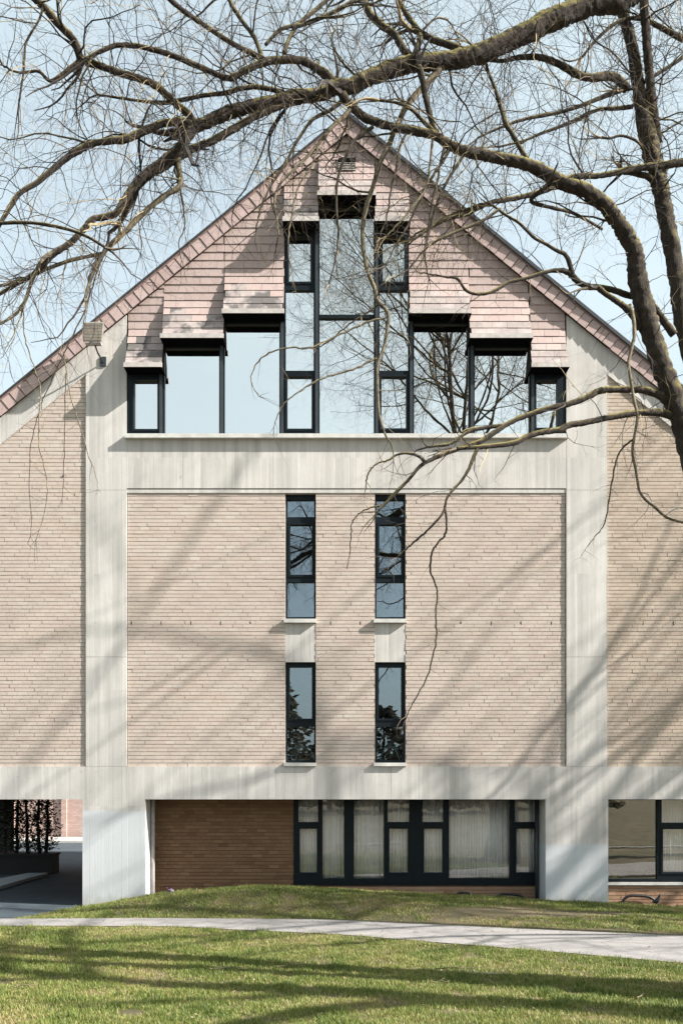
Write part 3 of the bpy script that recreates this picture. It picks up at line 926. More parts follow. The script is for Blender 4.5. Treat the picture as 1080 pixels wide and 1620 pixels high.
# pot plants and a small box on the inner window ledge, far right
onebox('window_ledge', M['sill'], bld, 5.52, 9.5, Y2+0.11, Y2+0.4, QZ(1396), QZ(1392.5))
def potplant(px, lb, seed, h):
    r = random.Random(seed)
    x = UX(px, D2+0.25); z = QZ(1392.5)+0.001
    p = empty('pot_plant', (x, Y2+0.25, z), lb, 'pot plant', 'pot plants on the window ledge')
    q = MB(); q.loft([[(rad*math.cos(t), rad*math.sin(t), zz) for t in (6.283*k/12 for k in range(12))] for rad, zz in ((.035,0),(.05,.085),(.055,.085),(.055,.10),(.045,.10),(.04,.085))])
    q.build('pot', M['planter'], p)
    q = MB()
    for k in range(26):
        a = r.uniform(0, 6.283); L = r.uniform(.5, 1)*h; e = r.uniform(.3, 1.3)
        d = Vector((math.cos(a)*math.cos(e), math.sin(a)*math.cos(e), math.sin(e)))
        s_ = d.cross(Vector((0,0,1))).normalized()*0.018
        b0_ = Vector((0,0,.09)); m_ = b0_+d*L*.6; t_ = b0_+d*L+Vector((0,0,-.25*L*math.cos(e)))
        q.cur = r.random(); q.poly([b0_, m_+s_, t_, m_-s_], [(0,1,2,3)])
    q.build('leaves', M['leaf_green'], p, tint=True)
potplant(982, 'bushy dark pot plant on the left of the window ledge, right of the right pier', 1, 0.16)
potplant(1021, 'spreading dark pot plant on the ledge nearer the right picture edge', 2, 0.2)
q = MB(); x = UX(971, D2+0.25); z = QZ(1392.5)
q.box(-.055,.055,-.04,.04,0.001,.075); q.box(-.06,.06,-.045,.045,.0755,.09)
bx_ = q.build('small_box', M['yellow']); bx_.location = (x, Y2+0.25, z)
tag(bx_, 'small ochre box on the window ledge beside the right pier', 'box')

# chairs standing inside the lower slim windows
def chair(px, y, rz, lb):
    x = UX(px, CAM_D+y)
    c_ = empty('chair', (x, y, BZ0+0.63), lb, 'chair', 'tube-legged chairs inside the slim windows')
    c_.rotation_euler = (0, 0, rz)
    for s_ in (-1, 1):
        q = MB(); q.tube(rounded([(s_*.24,-.26,.0),(s_*.21,-.20,.25),(s_*.19,-.10,.46),(s_*.19,0,.50),(s_*.19,.10,.46),(s_*.21,.20,.25),(s_*.24,.26,.0)], 5), .014, 6)
        q.build('leg_hoop', M['chrome'], c_, smooth=True)
    q = MB(); q.box(-.20,.20,-.20,.20,.43,.455); q.build('seat', M['plastic'], c_)
    q = MB(); q.loft([[(-.2,.2,.46),(.2,.2,.46),(.2,.225,.46),(-.2,.225,.46)],[(-.2,.27,.8),(.2,.27,.8),(.2,.29,.8),(-.2,.29,.8)]]); q.build('backrest', M['plastic'], c_, recalc=True)
chair(480, 0.72, 1.75, 'chrome tube-legged chair seen through the foot of the left lower slim window')
chair(619, 0.68, 1.35, 'chrome hoop-legged chair seen through the foot of the right lower slim window')

# bicycle hoops in the recess
def hoop(px, top, lb, w=0.43):
    x = UX(px, CAM_D+0.42)
    base = hgt(x, 0.42)-0.08
    o = empty('bicycle_hoop', (x, 0.42, base), lb, 'bicycle hoop', 'black bicycle hoops along the ground floor')
    h = top-base
    q = MB()
    q.tube(rounded([(-w,0,0),(-w+.02,0,h*.45),(-w*.78,0,h*.84),(-w*.52,0,h*.985),(-w*.2,0,h),(w*.2,0,h*.985),(w*.5,0,h*.93),(w*.72,0,h*.80),(w*.92,0,h*.42),(w+.02,0,0)], 5), .031, 8)
    q.build('tube', M['black'], o, smooth=True)
    for s_ in (-1, 1):
        q = MB(); q.loft([[(s_*w+.055*math.cos(t), .055*math.sin(t), zz) for t in (6.283*k/10 for k in range(10))] for zz in (0.05, .085)]); q.build('foot_plate', M['black'], o)
HT = UZ(1417.5, CAM_D+0.42)
hoop(293, UZ(1409.5, CAM_D+.42), 'black hoop tip above grass near the left pier, before the dark brick wall', 0.2)
hoop(735, UZ(1413, CAM_D+.42), 'black hoop just topping the grass below the widest pane', 0.26)
hoop(808, UZ(1415, CAM_D+.42), 'black hoop below the rightmost light of the strip window', 0.40)
hoop(882, HT, 'black hoop mostly hidden behind the right pier, its left leg showing', 0.42)
hoop(934, HT, 'black hoop emerging from the right pier on its right side', 0.43)
hoop(1012, HT, 'black bicycle hoop in full view right of the right pier', 0.45)

# blackbird by the last hoop, litter by the left pier
x = UX(1041, 20.9); bz = hgt(x, -0.1)+0.05
q = MB()
q.loft([[(cx+rr*0.9*math.cos(t)*0.3, rr*math.sin(t), cz+rr*math.cos(t)) for t in (6.283*k/8 for k in range(8))]
        for cx, cz, rr in ((-.13,.10,.004),(-.10,.095,.018),(-.05,.085,.045),(0,.09,.055),(.05,.12,.045),(.075,.155,.032),(.10,.17,.03),(.125,.165,.012),(.15,.16,.002))])
q.tube([(-.02,-.02,.05),(-.02,-.02,-.05)], .006, 5); q.tube([(.01,.02,.05),(.01,.02,-.05)], .006, 5)
o = q.build('bird', M['black'], smooth=True); o.location = (x, -0.1, bz); o.rotation_euler = (0, -0.3, 0.3)
tag(o, 'small black bird on the grass at the foot of the rightmost hoop', 'bird')
x = UX(269, 20.5); q = MB(); r = random.Random(3)
for k in range(9):
    a = Vector((r.uniform(-.10,.10), r.uniform(-.05,.05), r.uniform(.0,.12)))
    q.poly([a+Vector((r.uniform(-.08,.08), r.uniform(-.06,.06), r.uniform(-.05,.06))) for i in range(4)], [(0,1,2),(0,2,3),(0,3,1),(1,3,2)])
m, nt, b, _ = newmat('printed_wrapper')
nt.links.new(ramp(nt, noise(nt, (9,9,9), 1), [(0.44,(0.36,0.36,0.34)),(0.52,(0.32,0.3,0.32)),(0.56,(0.16,0.07,0.22))]), b.inputs['Base Color'])
M['wrapper'] = m
o = q.build('crumpled_wrapper', M['wrapper']); o.location = (x, -0.5, hgt(x, -0.5)+0.04); o.scale = (.8, .8, .75)
tag(o, 'crumpled white and purple wrapper on the grass near the left pier', 'litter')

# ------------------------------------------------------------------ seen through the passage on the left
DP = 28.3; YP = DP-CAM_D
pl = empty('planter', (UX(40, DP), YP, 0), 'long dark planter standing in the passage left of the left pier', 'planter')
q = MB(); q.box(-3.2, UX(88, DP)-UX(40, DP), -.35, .35, -0.05, .47); q.build('trough', M['planter'], pl)
q = MB(); q.box(-3.25, UX(89.5, DP)-UX(40, DP), -.4, .4, .472, .53); q.build('rim', M['planter'], pl)
q = MB(); K = []
for px, py in [(-60,1402),(-60,1420),(0,1402.5),(40,1391),(76,1381.2),(45,1381.5),(0,1390)]:
    d = (CAM_H-.04)*FPX/(py-1235.0); K.append(((px-540)*d/FPX+CAM_X, d-CAM_D))
q.poly([(a, c_, .04) for a, c_ in K]+[(a, c_, -.1) for a, c_ in K], [tuple(range(7)), tuple(range(13, 6, -1))]+[(i, i+7, (i+1)%7+7, (i+1)%7) for i in range(7)])
tag(q.build('kerb', M['kerb'], recalc=True), kind='structure')
def shrub(px, d, h, lb, seed, spread=0.36, n=1000):
    r = random.Random(seed)
    x = UX(px, d)
    o = empty('wall_shrub', (x, d-CAM_D, .48), lb, 'shrub', 'dark shrubs in the passage planter')
    q = MB(); pts = [(0,0,-.06)]
    for k in range(1, 9): pts.append((pts[-1][0]+r.uniform(-.03,.03), pts[-1][1]+r.uniform(-.03,.03), h*k/8))
    q.tube(pts, [.055-.004*k for k in range(9)], 7); q.build('trunk', M['bark'], o)
    q = MB()
    for k in range(n):
        z = r.uniform(.15, h*1.05); a = r.uniform(0, 6.283); R = spread*r.random()**.6*(0.6+0.6*mnoise.noise(Vector((px, z*2, a)))+.3)
        p = Vector((R*math.cos(a), R*math.sin(a)*.7, z)); s_ = r.uniform(.03,.07)
        u_ = Vector((r.uniform(-1,1), r.uniform(-1,1), r.uniform(-.6,.6))).normalized(); v_ = u_.orthogonal().normalized()
        q.cur = r.random(); q.poly([p, p+u_*s_+v_*s_*.4, p+u_*2*s_, p+u_*s_-v_*s_*.4], [(0,1,2,3)])
    q.build('crown', M['leaf_dark'], o, tint=True)
shrub(8, 28.1, 2.6, 'densest dark shrub at the far left of the passage', 1, .55, 1500)
shrub(26, 28.3, 2.6, 'dark shrub second from left in the passage planter', 2)
shrub(44, 28.3, 2.6, 'slim dark shrub third from left in the passage planter', 3, .32, 800)
shrub(63, 28.2, 2.6, 'dark shrub left of the pair at the planter end', 4)
shrub(73, 28.4, 2.6, 'dark shrub at the right end of the passage planter', 5, .42, 1200)
onebox('passage_column', M['planter'], bld, -HALF, UX(17, 29.5), 8.2, 8.8, -0.4, BZ0)
onebox('beam', M['conc'], bld, -HALF, -5.56, DEPTH-0.31, DEPTH-0.01, BZ0-0.12, BZ0-0.003)

m, nt, b, _ = newmat('courtyard_brick')
g = N(nt, 'ShaderNodeNewGeometry'); mp = N(nt, 'ShaderNodeMapping'); mp.inputs['Rotation'].default_value = (math.pi/2, 0, 0)
bt = N(nt, 'ShaderNodeTexBrick'); nt.links.new(g.outputs['Position'], mp.inputs[0]); nt.links.new(mp.outputs[0], bt.inputs['Vector'])
bt.inputs['Scale'].default_value = 1; bt.inputs['Brick Width'].default_value = .22; bt.inputs['Row Height'].default_value = .08; bt.inputs['Mortar Size'].default_value = .008
bt.inputs['Color1'].default_value = (.34,.235,.205,1); bt.inputs['Color2'].default_value = (.43,.31,.275,1); bt.inputs['Mortar'].default_value = (.30,.24,.21,1)
nt.links.new(bt.outputs['Color'], b.inputs['Base Color']); b.inputs['Roughness'].default_value = .9; bump(nt, b, bt.outputs['Fac'], -.5, .01)
cw = empty('courtyard_wall', (-10, 24.2, 0), 'sunlit reddish brick wall at the far side of the courtyard', 'wall')
q = MB(); q.box(-30, 18, 0, .4, -.3, 7.0); q.build('wall_face', m, cw)
q = MB(); q.box(-30.1, 18.1, -.06, .46, 7.0, 7.15); q.build('coping', M['pave'], cw)
for px in (102, 20, -60):
    q = MB(); xx = UX(px, 45.2)+10; q.box(xx-.12, xx+.12, -.12, -.002, -.3, 6.99); q.build('pilaster', m, cw)

# ------------------------------------------------------------------ bare trees
class Tree:
    def __init__(s, seed): s.r = random.Random(seed); s.tw = MB()
    def vec(s):
        while True:
            v = Vector((s.r.uniform(-1,1), s.r.uniform(-1,1), s.r.uniform(-1,1)))
            if 0.05 < v.length < 1: return v.normalized()
    def twig(s, p, d, L, r0, lvl=0, droop=0.25, sub=4, tint=None):
        r = s.r
        step = 0.085 if lvl == 0 else 0.075
        n = max(3, int(L/step)); st = L/n
        pts, rad = [p.copy()], [r0]
        d = d.normalized(); curl = s.vec()*r.uniform(0.02, 0.13)
        t_ = r.random()**1.25 if tint is None else min(1, max(0, tint+r.uniform(-.15,.15)))
        kids = []
        for i in range(n):
            d = (d + s.vec()*(0.24 if r.random() < .8 else .6) + curl + Vector((0,0,-1))*droop*(0.25+i/n)*st*2.2).normalized()
            p = p + d*st
            pts.append(p.copy()); rad.append(r0*(1-0.75*(i+1)/n))
            if lvl < 2 and i > 0 and r.random() < sub*1.0/n:
                kids.append((p.copy(), (d*0.7+s.vec()).normalized(), L*r.uniform(.25,.6), rad[-1]*.75))
        s.tw.cur = t_
        s.tw.tube(pts, rad, 3 if r0 < 0.008 else 4, cap=False)
        for k in kids: s.twig(k[0], k[1], k[2], k[3], lvl+1, droop, sub*.6, t_)
    def branch(s, q, p, d, L, r0, lvl, maxl, up=0.05, kids=5, twigs=6, tl=(.5,1.3)):
        r = s.r; n = max(5, int(L/0.3)); st = L/n
        pts, rad = [p.copy()], [r0]; d = d.normalized(); bend = s.vec()*0.04
        ch = []
        for i in range(n):
            d = (d + s.vec()*0.13 + bend + Vector((0,0,up))).normalized()
            p = p+d*st; pts.append(p.copy()); rad.append(max(.004, r0*(1-.8*(i+1)/n)))
            if i > n*0.18 and lvl < maxl and r.random() < kids/(n*.8):
                ch.append((p.copy(), (d*r.uniform(.4,.9)+s.vec()*.8), L*r.uniform(.4,.7), rad[-1]*.65))
        q.tube(pts, rad, 8 if r0 > .06 else 5, cap=True)
        for c_ in ch: s.branch(q, c_[0], c_[1], c_[2], c_[3], lvl+1, maxl, up, kids*.8, twigs, tl)
        for k in range(int(twigs*(1 if lvl >= maxl else .5))):
            i = r.randint(max(1, n//4), n)
            s.twig(pts[i], (pts[i]-pts[i-1]).normalized()*.6+s.vec(), r.uniform(*tl), min(rad[i]*.6, .008), 0, .25, 3)

SNAP = []
def limb_pts(tr, ctl, d0, d1, n=5, first=False):
    P = []
    best = min(SNAP, key=lambda s_: (s_[0]-ctl[0][0])**2+(s_[1]-ctl[0][1])**2) if SNAP else None
    if best and math.hypot(best[0]-ctl[0][0], best[1]-ctl[0][1]) < 16:
        d1 = best[2]+(d1-d0); d0 = best[2]
    if first:
        for i in range((len(ctl)-1)*5+1):
            t = i/5; k = min(int(t), len(ctl)-2); f = t-k
            SNAP.append((ctl[k][0]*(1-f)+ctl[k+1][0]*f, ctl[k][1]*(1-f)+ctl[k+1][1]*f, d0+(d1-d0)*t/(len(ctl)-1)))
    m_ = len(ctl)
    for i, (px, py, r_) in enumerate(ctl):
        d = d0+(d1-d0)*i/(m_-1)
        x, z = U(px, py, d)
        P.append((Vector((x, d-CAM_D, z)), r_*(.85 if r_ > 7 else .95)*d/FPX))
    V = rounded([p for p, _ in P], n)
    R = []
    for i in range(len(V)):
        t = i/n; k = min(int(t), m_-2); f = t-k
        R.append(P[k][1]*(1-f)+P[k+1][1]*f)
    for i in range(1, len(V)-1):
        if R[i] > .012:
            V[i] = V[i]+tr.vec()*R[i]*.03
        else: V[i] = V[i]+tr.vec()*.006
    return V, R

# r is the half-thickness; d the distance from the lens at the two ends of each limb
TD = 11.8
LIMBS = {
 'stem': [
  # (points, d0, d1, twigs per metre, twig length range, pale)
  ([(1222,1600,46),(1205,1500,36),(1190,1300,28),(1165,1080,26),(1132,900,25),(1102,750,23),(1080,674,20),(1064,626,18.5),(1047,581,18),(1031,532,18),(1018,483,18.5),(1008,435,17.5),(1004,400,15.5),(990,372,15),(975,348,14),(955,322,13.5),(925,301,13),(890,289,12),(860,272,12),(835,260,11),(800,252,10),(765,245,9.5),(735,239,9.5),(705,225,8.5),(685,213,7),(645,205,6.5),(615,199,6.5),(580,187,7),(556,168,7),(540,148,7)], 11.9, 10.9, 3, (.3,1.1), 0),
  ([(1245,1610,48),(1238,1500,38),(1222,1300,30),(1190,1000,26),(1140,760,22),(1105,610,18),(1082,515,16),(1072,450,15),(1062,390,15),(1054,345,15),(1046,305,15),(1040,275,15),(1032,245,16),(1024,212,17),(1015,170,13),(1008,125,11.5),(1000,75,10.5),(988,30,10),(982,0,10),(975,-60,10),(960,-200,9),(950,-420,8)], 12.2, 12.4, 2, (.3,1.2), 0),
  ([(1040,225,8),(1034,185,9),(1029,140,8.5),(1025,95,8),(1021,45,8),(1018,0,8),(1018,-80,8),(1030,-260,7),(1050,-520,6)], 12.25, 12.0, 2, (.3,1.2), 0)],
 'limb': [
  ([(1060,-70,20),(1010,-18,19),(980,2,18),(940,6,18),(915,14,18),(888,24,19),(860,36,18),(835,50,18),(808,62,17),(780,76,17),(752,86,17),(722,93,16),(693,96,15),(665,98,15),(638,103,14.5),(610,112,14.5),(580,124,14),(555,136,14),(530,138,13),(500,150,12),(465,152,12),(430,161,11),(395,168,11),(360,178,11.5),(330,191,11),(306,201,10)], 11.7, 10.6, 5, (.4,1.5), 0),
  ([(306,201,8),(290,192,6.5),(270,193,6),(250,197,6),(215,213,6.5),(195,220,6),(150,226,5.5),(120,240,5.5),(92,260,5),(60,287,4.5),(30,307,4),(8,340,3.5),(-15,380,3)], 10.6, 10.0, 7, (.3,1.5), 0),
  ([(306,201,9),(298,215,8.5),(280,235,8),(250,260,8),(225,279,7.5),(207,300,6.5),(196,318,6),(185,335,6),(165,343,5),(146,347,5),(130,365,5),(110,385,5),(85,402,4.5),(55,432,4),(25,450,3.5),(-10,470,3)], 10.6, 10.2, 8, (.3,1.6), 0),
  ([(475,158,7),(450,163,6.5),(430,172,6),(400,185,6),(370,203,6),(340,220,6),(310,233,6),(284,247,6.5),(262,263,5.5),(235,279,5),(215,300,5),(205,325,5),(190,350,4.5)], 10.7, 10.4, 6, (.3,1.4), 0),
  ([(284,247,5),(282,262,5),(285,280,4.5),(283,296,4.5),(262,308,4.5),(240,325,4.5),(218,345,4.5),(200,364,4.5),(180,382,4),(165,398,4),(152,420,3.5),(142,445,3),(135,470,2.5)], 10.4, 10.2, 7, (.3,1.4), 1),
  ([(310,198,6),(298,180,6),(280,165,6),(260,146,6),(243,133,6),(225,125,5.5),(190,115,5.5),(160,104,5.5),(137,97,6),(126,88,6.5),(121,72,6),(113,58,6),(95,40,6),(75,17,6),(55,-4,6),(30,-30,5)], 10.6, 10.0, 6, (.4,1.5), 0),
  ([(130,96,4.5),(115,104,4),(95,120,3.5),(78,127,3),(60,112,2.5),(30,114,2),(5,103,1.6)], 10.0, 9.8, 8, (.3,1.2), 0),
  ([(528,130,8),(515,116,7),(500,107,6.5),(482,97,6.5),(465,94,6),(430,95,6),(415,99,6),(400,105,5.5),(385,112,5),(368,122,5),(350,120,4.5),(320,107,4.5),(280,90,4.5),(250,80,4.5),(215,72,4),(185,71,4),(160,80,3.5),(135,94,3.5)], 10.8, 10.1, 6, (.4,1.5), 0),
  ([(415,92,5),(400,84,4.5),(380,75,4.5),(350,57,4),(320,37,4),(295,20,4),(268,-2,4),(240,-30,3)], 10.7, 10.2, 6, (.4,1.4), 0),
  ([(415,92,3.5),(408,72,3.5),(400,55,3.5),(385,35,3.5),(370,13,3.5),(360,-6,3)], 10.7, 10.9, 6, (.4,1.3), 0),
  ([(448,146,5),(425,140,4),(400,137,4),(378,140,4),(360,146,4),(325,150,3.5),(290,157,3.5),(262,162,3.5),(245,161,2.8),(230,160,2.6),(200,156,2.4),(155,149,1.8)], 10.7, 10.3, 6, (.3,1.2), 0),
  ([(450,82,4),(455,66,3.5),(466,45,3.5),(480,30,3.5),(500,14,3.5),(520,-4,3.5)], 10.7, 11.2, 7, (.3,1.2), 0),
  ([(992,140,8),(980,127,8),(970,121,7.5),(955,120,7),(940,122,6.5),(920,120,6),(900,110,6),(880,99,5.5),(858,91,5),(840,89,4.5),(815,91,4),(790,96,3),(765,92,2.5)], 12.3, 11.6, 5, (.3,1.2), 0),
  ([(985,140,4.5),(965,148,4),(945,156,3.5),(915,168,3.2),(885,177,3),(860,182,3),(838,186,2.8),(810,194,2.5),(780,206,2),(755,218,1.5)], 12.3, 11.7, 6, (.3,1.2), 0),
  ([(1000,168,4),(975,171,3.5),(950,172,3.2),(930,179,3),(910,190,3),(885,200,2.7),(860,209,2.5),(825,223,2),(785,232,1.5)], 12.3, 11.7, 6, (.3,1.2), 0),
  ([(1200,262,9),(1130,255,8),(1085,256,7.5),(1040,262,6),(1010,265,5.5),(985,270,5),(962,275,4.5),(940,278,4.5),(915,278,4.5),(895,283,4),(870,298,4),(845,306,4),(820,312,4),(795,316,3.8),(775,320,3.6),(752,331,3.5),(735,339,3.5),(705,347,3),(680,361,2.5),(655,378,2)], 12.4, 11.2, 6, (.3,1.2), 0),
  ([(1048,300,6),(1035,288,5.5),(1022,278,5),(1000,273,4.5),(985,271,4)], 12.3, 12.2, 2, (.2,.6), 0),
  ([(1030,248,3),(1020,236,2.6),(1008,224,2.4),(995,217,2.2),(980,214,2.2),(965,218,2.2),(951,217,2)], 12.3, 12.0, 4, (.2,.6), 0),
  ([(858,300,4),(840,318,3.6),(880,330,3),(905,336,2.6),(935,352,2.4),(952,362,2.4)][::-1], 11.9, 11.3, 4, (.2,.7), 0),
  ([(845,268,4),(828,243,4),(812,215,4.2),(800,195,4.2),(792,170,3.6),(783,140,3),(772,112,2.5),(765,85,2.2)], 11.2, 11.4, 6, (.3,1.0), 0),
  ([(698,222,5),(685,198,4.5),(678,175,5),(672,150,5),(668,125,5.5),(662,105,6)], 11.0, 10.9, 4, (.3,.9), 0),
  ([(690,212,4),(668,190,3.5),(650,172,3),(628,162,2.6),(600,158,2.2)], 11.0, 10.7, 5, (.3,.9), 0),
  ([(1066,650,6),(1050,630,7),(1030,620,6.5),(1010,616,6),(980,616,5.5),(955,617,5.5),(941,621,5.5),(920,632,5),(895,640,5),(866,646,4.5),(840,655,4.5),(819,662,4.2),(800,672,4),(780,685,4.5),(762,697,4.5),(740,705,4),(721,711,4),(700,719,3.5),(680,728,3.5),(664,738,3),(645,760,2.8),(625,780,2.8),(610,796,2.5),(598,808,1.8)], 11.7, 11.0, 3, (.25,.7), 0),
  ([(1075,665,7),(1050,654,6.5),(1030,652,6),(1008,653,5.5),(990,655,5.5),(965,660,5),(945,664,5),(922,669,5),(901,672,5),(885,680,5),(868,682,4.8),(848,686,4.5),(832,691,4.5),(818,699,4.5),(800,703,4.2),(780,705,4),(762,707,4),(740,708,3.5),(722,709,3)], 11.7, 11.0, 3, (.25,.7), 0),
  ([(795,673,3.5),(770,676,3.5),(748,680,3.2),(735,686,3),(720,697,2.8),(708,703,2.8),(692,705,2.4),(677,707,2)], 11.2, 11.0, 3, (.15,.5), 0),
  ([(672,732,2.4),(662,722,2.2),(645,717,2.2),(628,719,2),(614,728,1.8),(600,732,1.6),(585,744,1.5),(579,762,1.3)], 11.0, 10.8, 5, (.15,.45), 0),
  ([(757,706,3.2),(748,725,3.2),(742,740,2.8),(730,760,2.4),(715,776,2.4),(706,790,2.2),(703,806,2.2),(694,820,2),(680,835,1.9),(664,850,1.7),(645,866,1.4),(628,882,1)], 11.1, 10.8, 4, (.2,.6), 0),
  ([(703,800,2.0),(706,822,1.9),(704,845,1.7),(690,862,1.7),(682,878,1.7),(681,905,1.6),(690,927,1.5),(691,945,1.5),(689,975,1.4),(690,1008,1.4),(684,1040,1.3),(674,1075,1.2),(660,1100,1.1),(645,1128,1),(634,1160,.8)], 10.9, 10.7, 3, (.15,.45), 0),
  ([(600,800,1.6),(588,802,1.4),(572,810,1.2),(558,824,1.1),(555,845,1),(553,875,.8),(549,900,.6)], 11.0, 10.8, 4, (.1,.35), 0),
  ([(1066,530,7),(1050,508,6.5),(1032,484,6),(1012,472,5.5),(990,466,5),(968,458,5),(950,455,5),(930,453,5),(915,446,5),(903,434,4.5),(890,428,4),(872,428,3.4),(850,434,3),(835,439,2.8),(818,443,2.8),(803,447,2.8),(790,455,2.8),(776,462,2.8),(760,465,2.5),(745,463,2.5),(735,457,2.5),(729,448,2.2),(722,440,2),(705,438,1.8),(685,434,1.4),(660,430,1)], 11.8, 11.0, 4, (.2,.7), 0),
  ([(905,434,4.5),(900,415,4),(893,402,3.5),(880,396,3),(862,385,2.8),(845,376,2.6),(820,352,2.5),(800,340,2.3),(780,325,2)], 11.5, 11.1, 5, (.2,.7), 0),
  ([(1012,520,6),(1002,500,6),(990,487,5.5),(975,476,5),(960,466,4.5),(945,455,4.5)], 11.8, 11.6, 2, (.2,.6), 0),
  ([(995,482,3.5),(1001,500,3.2),(1003,530,3),(998,555,2.8),(994,575,2.8),(998,605,2.8),(1003,635,2.6),(1008,660,2.5),(1003,690,2.4),(1000,715,2.3),(1005,742,2.2),(1011,776,2.2),(1022,792,2.2),(1036,803,2.2),(1055,819,2.2),(1085,828,2)], 11.6, 11.2, 4, (.2,.8), 1),
  ([(1001,695,1.8),(988,705,1.6),(976,725,1.5),(968,760,1.4),(962,800,1.3),(955,830,1.1),(940,850,.9)], 11.4, 11.2, 4, (.2,.6), 0),
  ([(706,100,6),(695,108,6),(680,126,5.5),(663,143,5),(650,158,5),(638,176,4.5),(625,205,4.2),(612,235,4.2),(602,255,4),(594,282,4),(585,308,3.8),(578,332,3.6),(573,360,3.5),(574,385,3.5),(577,410,3.5),(582,432,3.5),(592,455,3.5),(597,476,4),(608,487,3.2),(614,500,3),(612,525,2.8),(606,552,2.6),(597,576,2.6),(597,606,2.4),(598,636,2.2),(601,662,2),(609,686,1.7),(620,706,1.3),(622,730,.8)], 10.9, 10.5, 4, (.2,.8), 1),
  ([(613,502,1.8),(586,508,1.8),(552,522,1.7),(513,541,1.6),(486,551,1.5),(462,549,1.4),(430,556,1.3),(408,572,1.1),(397,596,1),(402,615,.8),(410,627,.6)], 10.6, 10.4, 3, (.15,.5), 1),
  ([(595,566,2),(575,577,1.7),(552,586,1.6),(513,597,1.6),(486,611,1.4),(458,630,1.2),(444,646,1),(433,676,.7)], 10.5, 10.3, 3, (.15,.5), 1),
  ([(597,482,1.8),(575,498,1.5),(548,516,1.4),(520,540,1.2),(500,552,1)], 10.5, 10.4, 3, (.15,.4), 0),
  ([(560,165,4),(545,182,3.6),(525,200,3.2),(505,225,2.8),(485,248,2.6),(468,265,2.4),(450,282,2.2),(438,300,2),(434,322,1.8),(438,345,1.5),(440,372,1.2)], 10.8, 10.5, 8, (.25,.9), 1),
  ([(540,160,3.6),(520,175,3.2),(495,188,3),(478,210,2.6),(462,236,2.4),(450,262,2.2),(430,290,2),(412,330,1.6),(405,365,1.2)], 10.8, 10.5, 7, (.25,.9), 0),
  ([(590,200,3.4),(575,210,3),(560,222,2.8),(550,240,2.6),(540,262,2.4),(533,290,2.2),(532,330,2),(535,370,1.8),(530,410,1.4),(520,450,1)], 10.8, 10.6, 5, (.2,.6), 0),
  ([(735,240,3),(722,262,2.6),(705,290,2.4),(690,325,2.2),(680,360,2),(672,400,1.6),(678,440,1.2)], 11.0, 10.8, 6, (.2,.8), 0),
  ([(715,228,3),(700,255,2.6),(688,272,2.4),(672,300,2.2),(655,335,2),(640,365,1.7),(622,395,1.3),(610,420,1)], 11.0, 10.7, 6, (.2,.8), 0),
  ([(40,470,1.4),(37,496,1.2),(40,536,1.1),(53,578,1),(64,616,1),(62,655,.9),(62,706,.9),(73,753,.8),(73,801,.7),(57,854,.5)], 10.2, 10.0, 3, (.15,.45), 1),
  ([(165,398,1.6),(150,440,1.4),(138,480,1.3),(118,525,1.2),(101,560,1.1),(87,589,1),(66,637,.7)], 10.2, 10.0, 3, (.2,.5), 0),
  ([(101,560,1),(105,584,.9),(111,626,.9),(127,674,.8),(141,724,.8),(151,748,.6),(155,775,.4)], 10.1, 10.0, 3, (.1,.4), 1),
  ([(104,590,.8),(103,640,.8),(102,679,.7),(101,740,.6),(98,790,.4)], 10.1, 10.0, 3, (.1,.3), 0),
  ([(62,650,.8),(50,700,.7),(46,760,.6),(50,830,.5),(44,860,.4)], 10.1, 10.0, 3, (.1,.3), 0),
  ([(285,296,1.6),(290,330,1.4),(292,360,1.2),(283,380,1),(287,410,.8)], 10.4, 10.3, 3, (.1,.4), 0),
  ([(775,320,3),(760,323,2.6),(735,332,2.4),(713,340,2.2),(683,357,2),(653,373,1.7),(640,392,1.2),(625,405,.8)], 11.3, 10.9, 9, (.2,.8), 0),
  ([(790,330,2.6),(760,350,2.4),(720,367,2.2),(680,387,2),(653,417,1.6),(640,430,1.2),(622,438,.8)], 11.3, 10.9, 9, (.2,.8), 0),
  ([(705,225,2.6),(695,262,2.2),(693,280,2),(683,320,1.8),(673,383,1.4),(668,410,.9)], 11.0, 10.8, 8, (.2,.7), 0),
  ([(685,213,2.4),(680,260,2.2),(673,297,2),(647,333,1.7),(627,357,1.3),(612,372,.8)], 11.0, 10.7, 8, (.2,.7), 1),
  ([(645,205,2.2),(632,232,2),(628,260,1.8),(618,300,1.6),(612,340,1.3),(600,375,.9)], 10.9, 10.7, 8, (.2,.6), 0),
  ([(505,225,2),(492,262,1.8),(470,300,1.6),(462,340,1.4),(455,385,1.1),(462,430,.7)], 10.7, 10.5, 8, (.2,.6), 1),
  ([(70,0,2.2),(62,30,2),(40,70,2),(38,110,1.8),(30,160,1.6)], 10.0, 9.9, 6, (.3,1.0), 0),
  ([(670,105,6),(640,80,6),(625,55,6),(605,40,6),(585,20,6),(572,-6,6)], 11.1, 11.4, 6, (.4,1.3), 0),
  ([(735,80,6),(710,70,6),(690,64,5.5),(670,55,5),(655,48,4)], 11.2, 11.3, 4, (.4,1.2), 0),
  ([(655,88,5),(664,62,5),(660,45,4.5),(645,25,4.5),(630,0,4),(622,-20,3.5)], 11.1, 11.6, 5, (.4,1.2), 0),
  ([(560,0,3.5),(520,22,3.5),(480,38,3),(445,45,3),(420,70,2.8)][::-1], 10.8, 11.2, 7, (.3,1.2), 0),
  ([(1120,70,6),(1080,60,5.5),(1055,48,4.5),(1030,35,4),(1005,28,3.5),(975,35,3),(945,60,2.5),(920,90,2)], 12.6, 12.0, 6, (.3,1.2), 0),
  ([(1100,75,3.5),(1065,100,3),(1030,122,2.8),(1005,138,2.5),(985,142,2)], 12.6, 12.3, 4, (.3,1.0), 0),
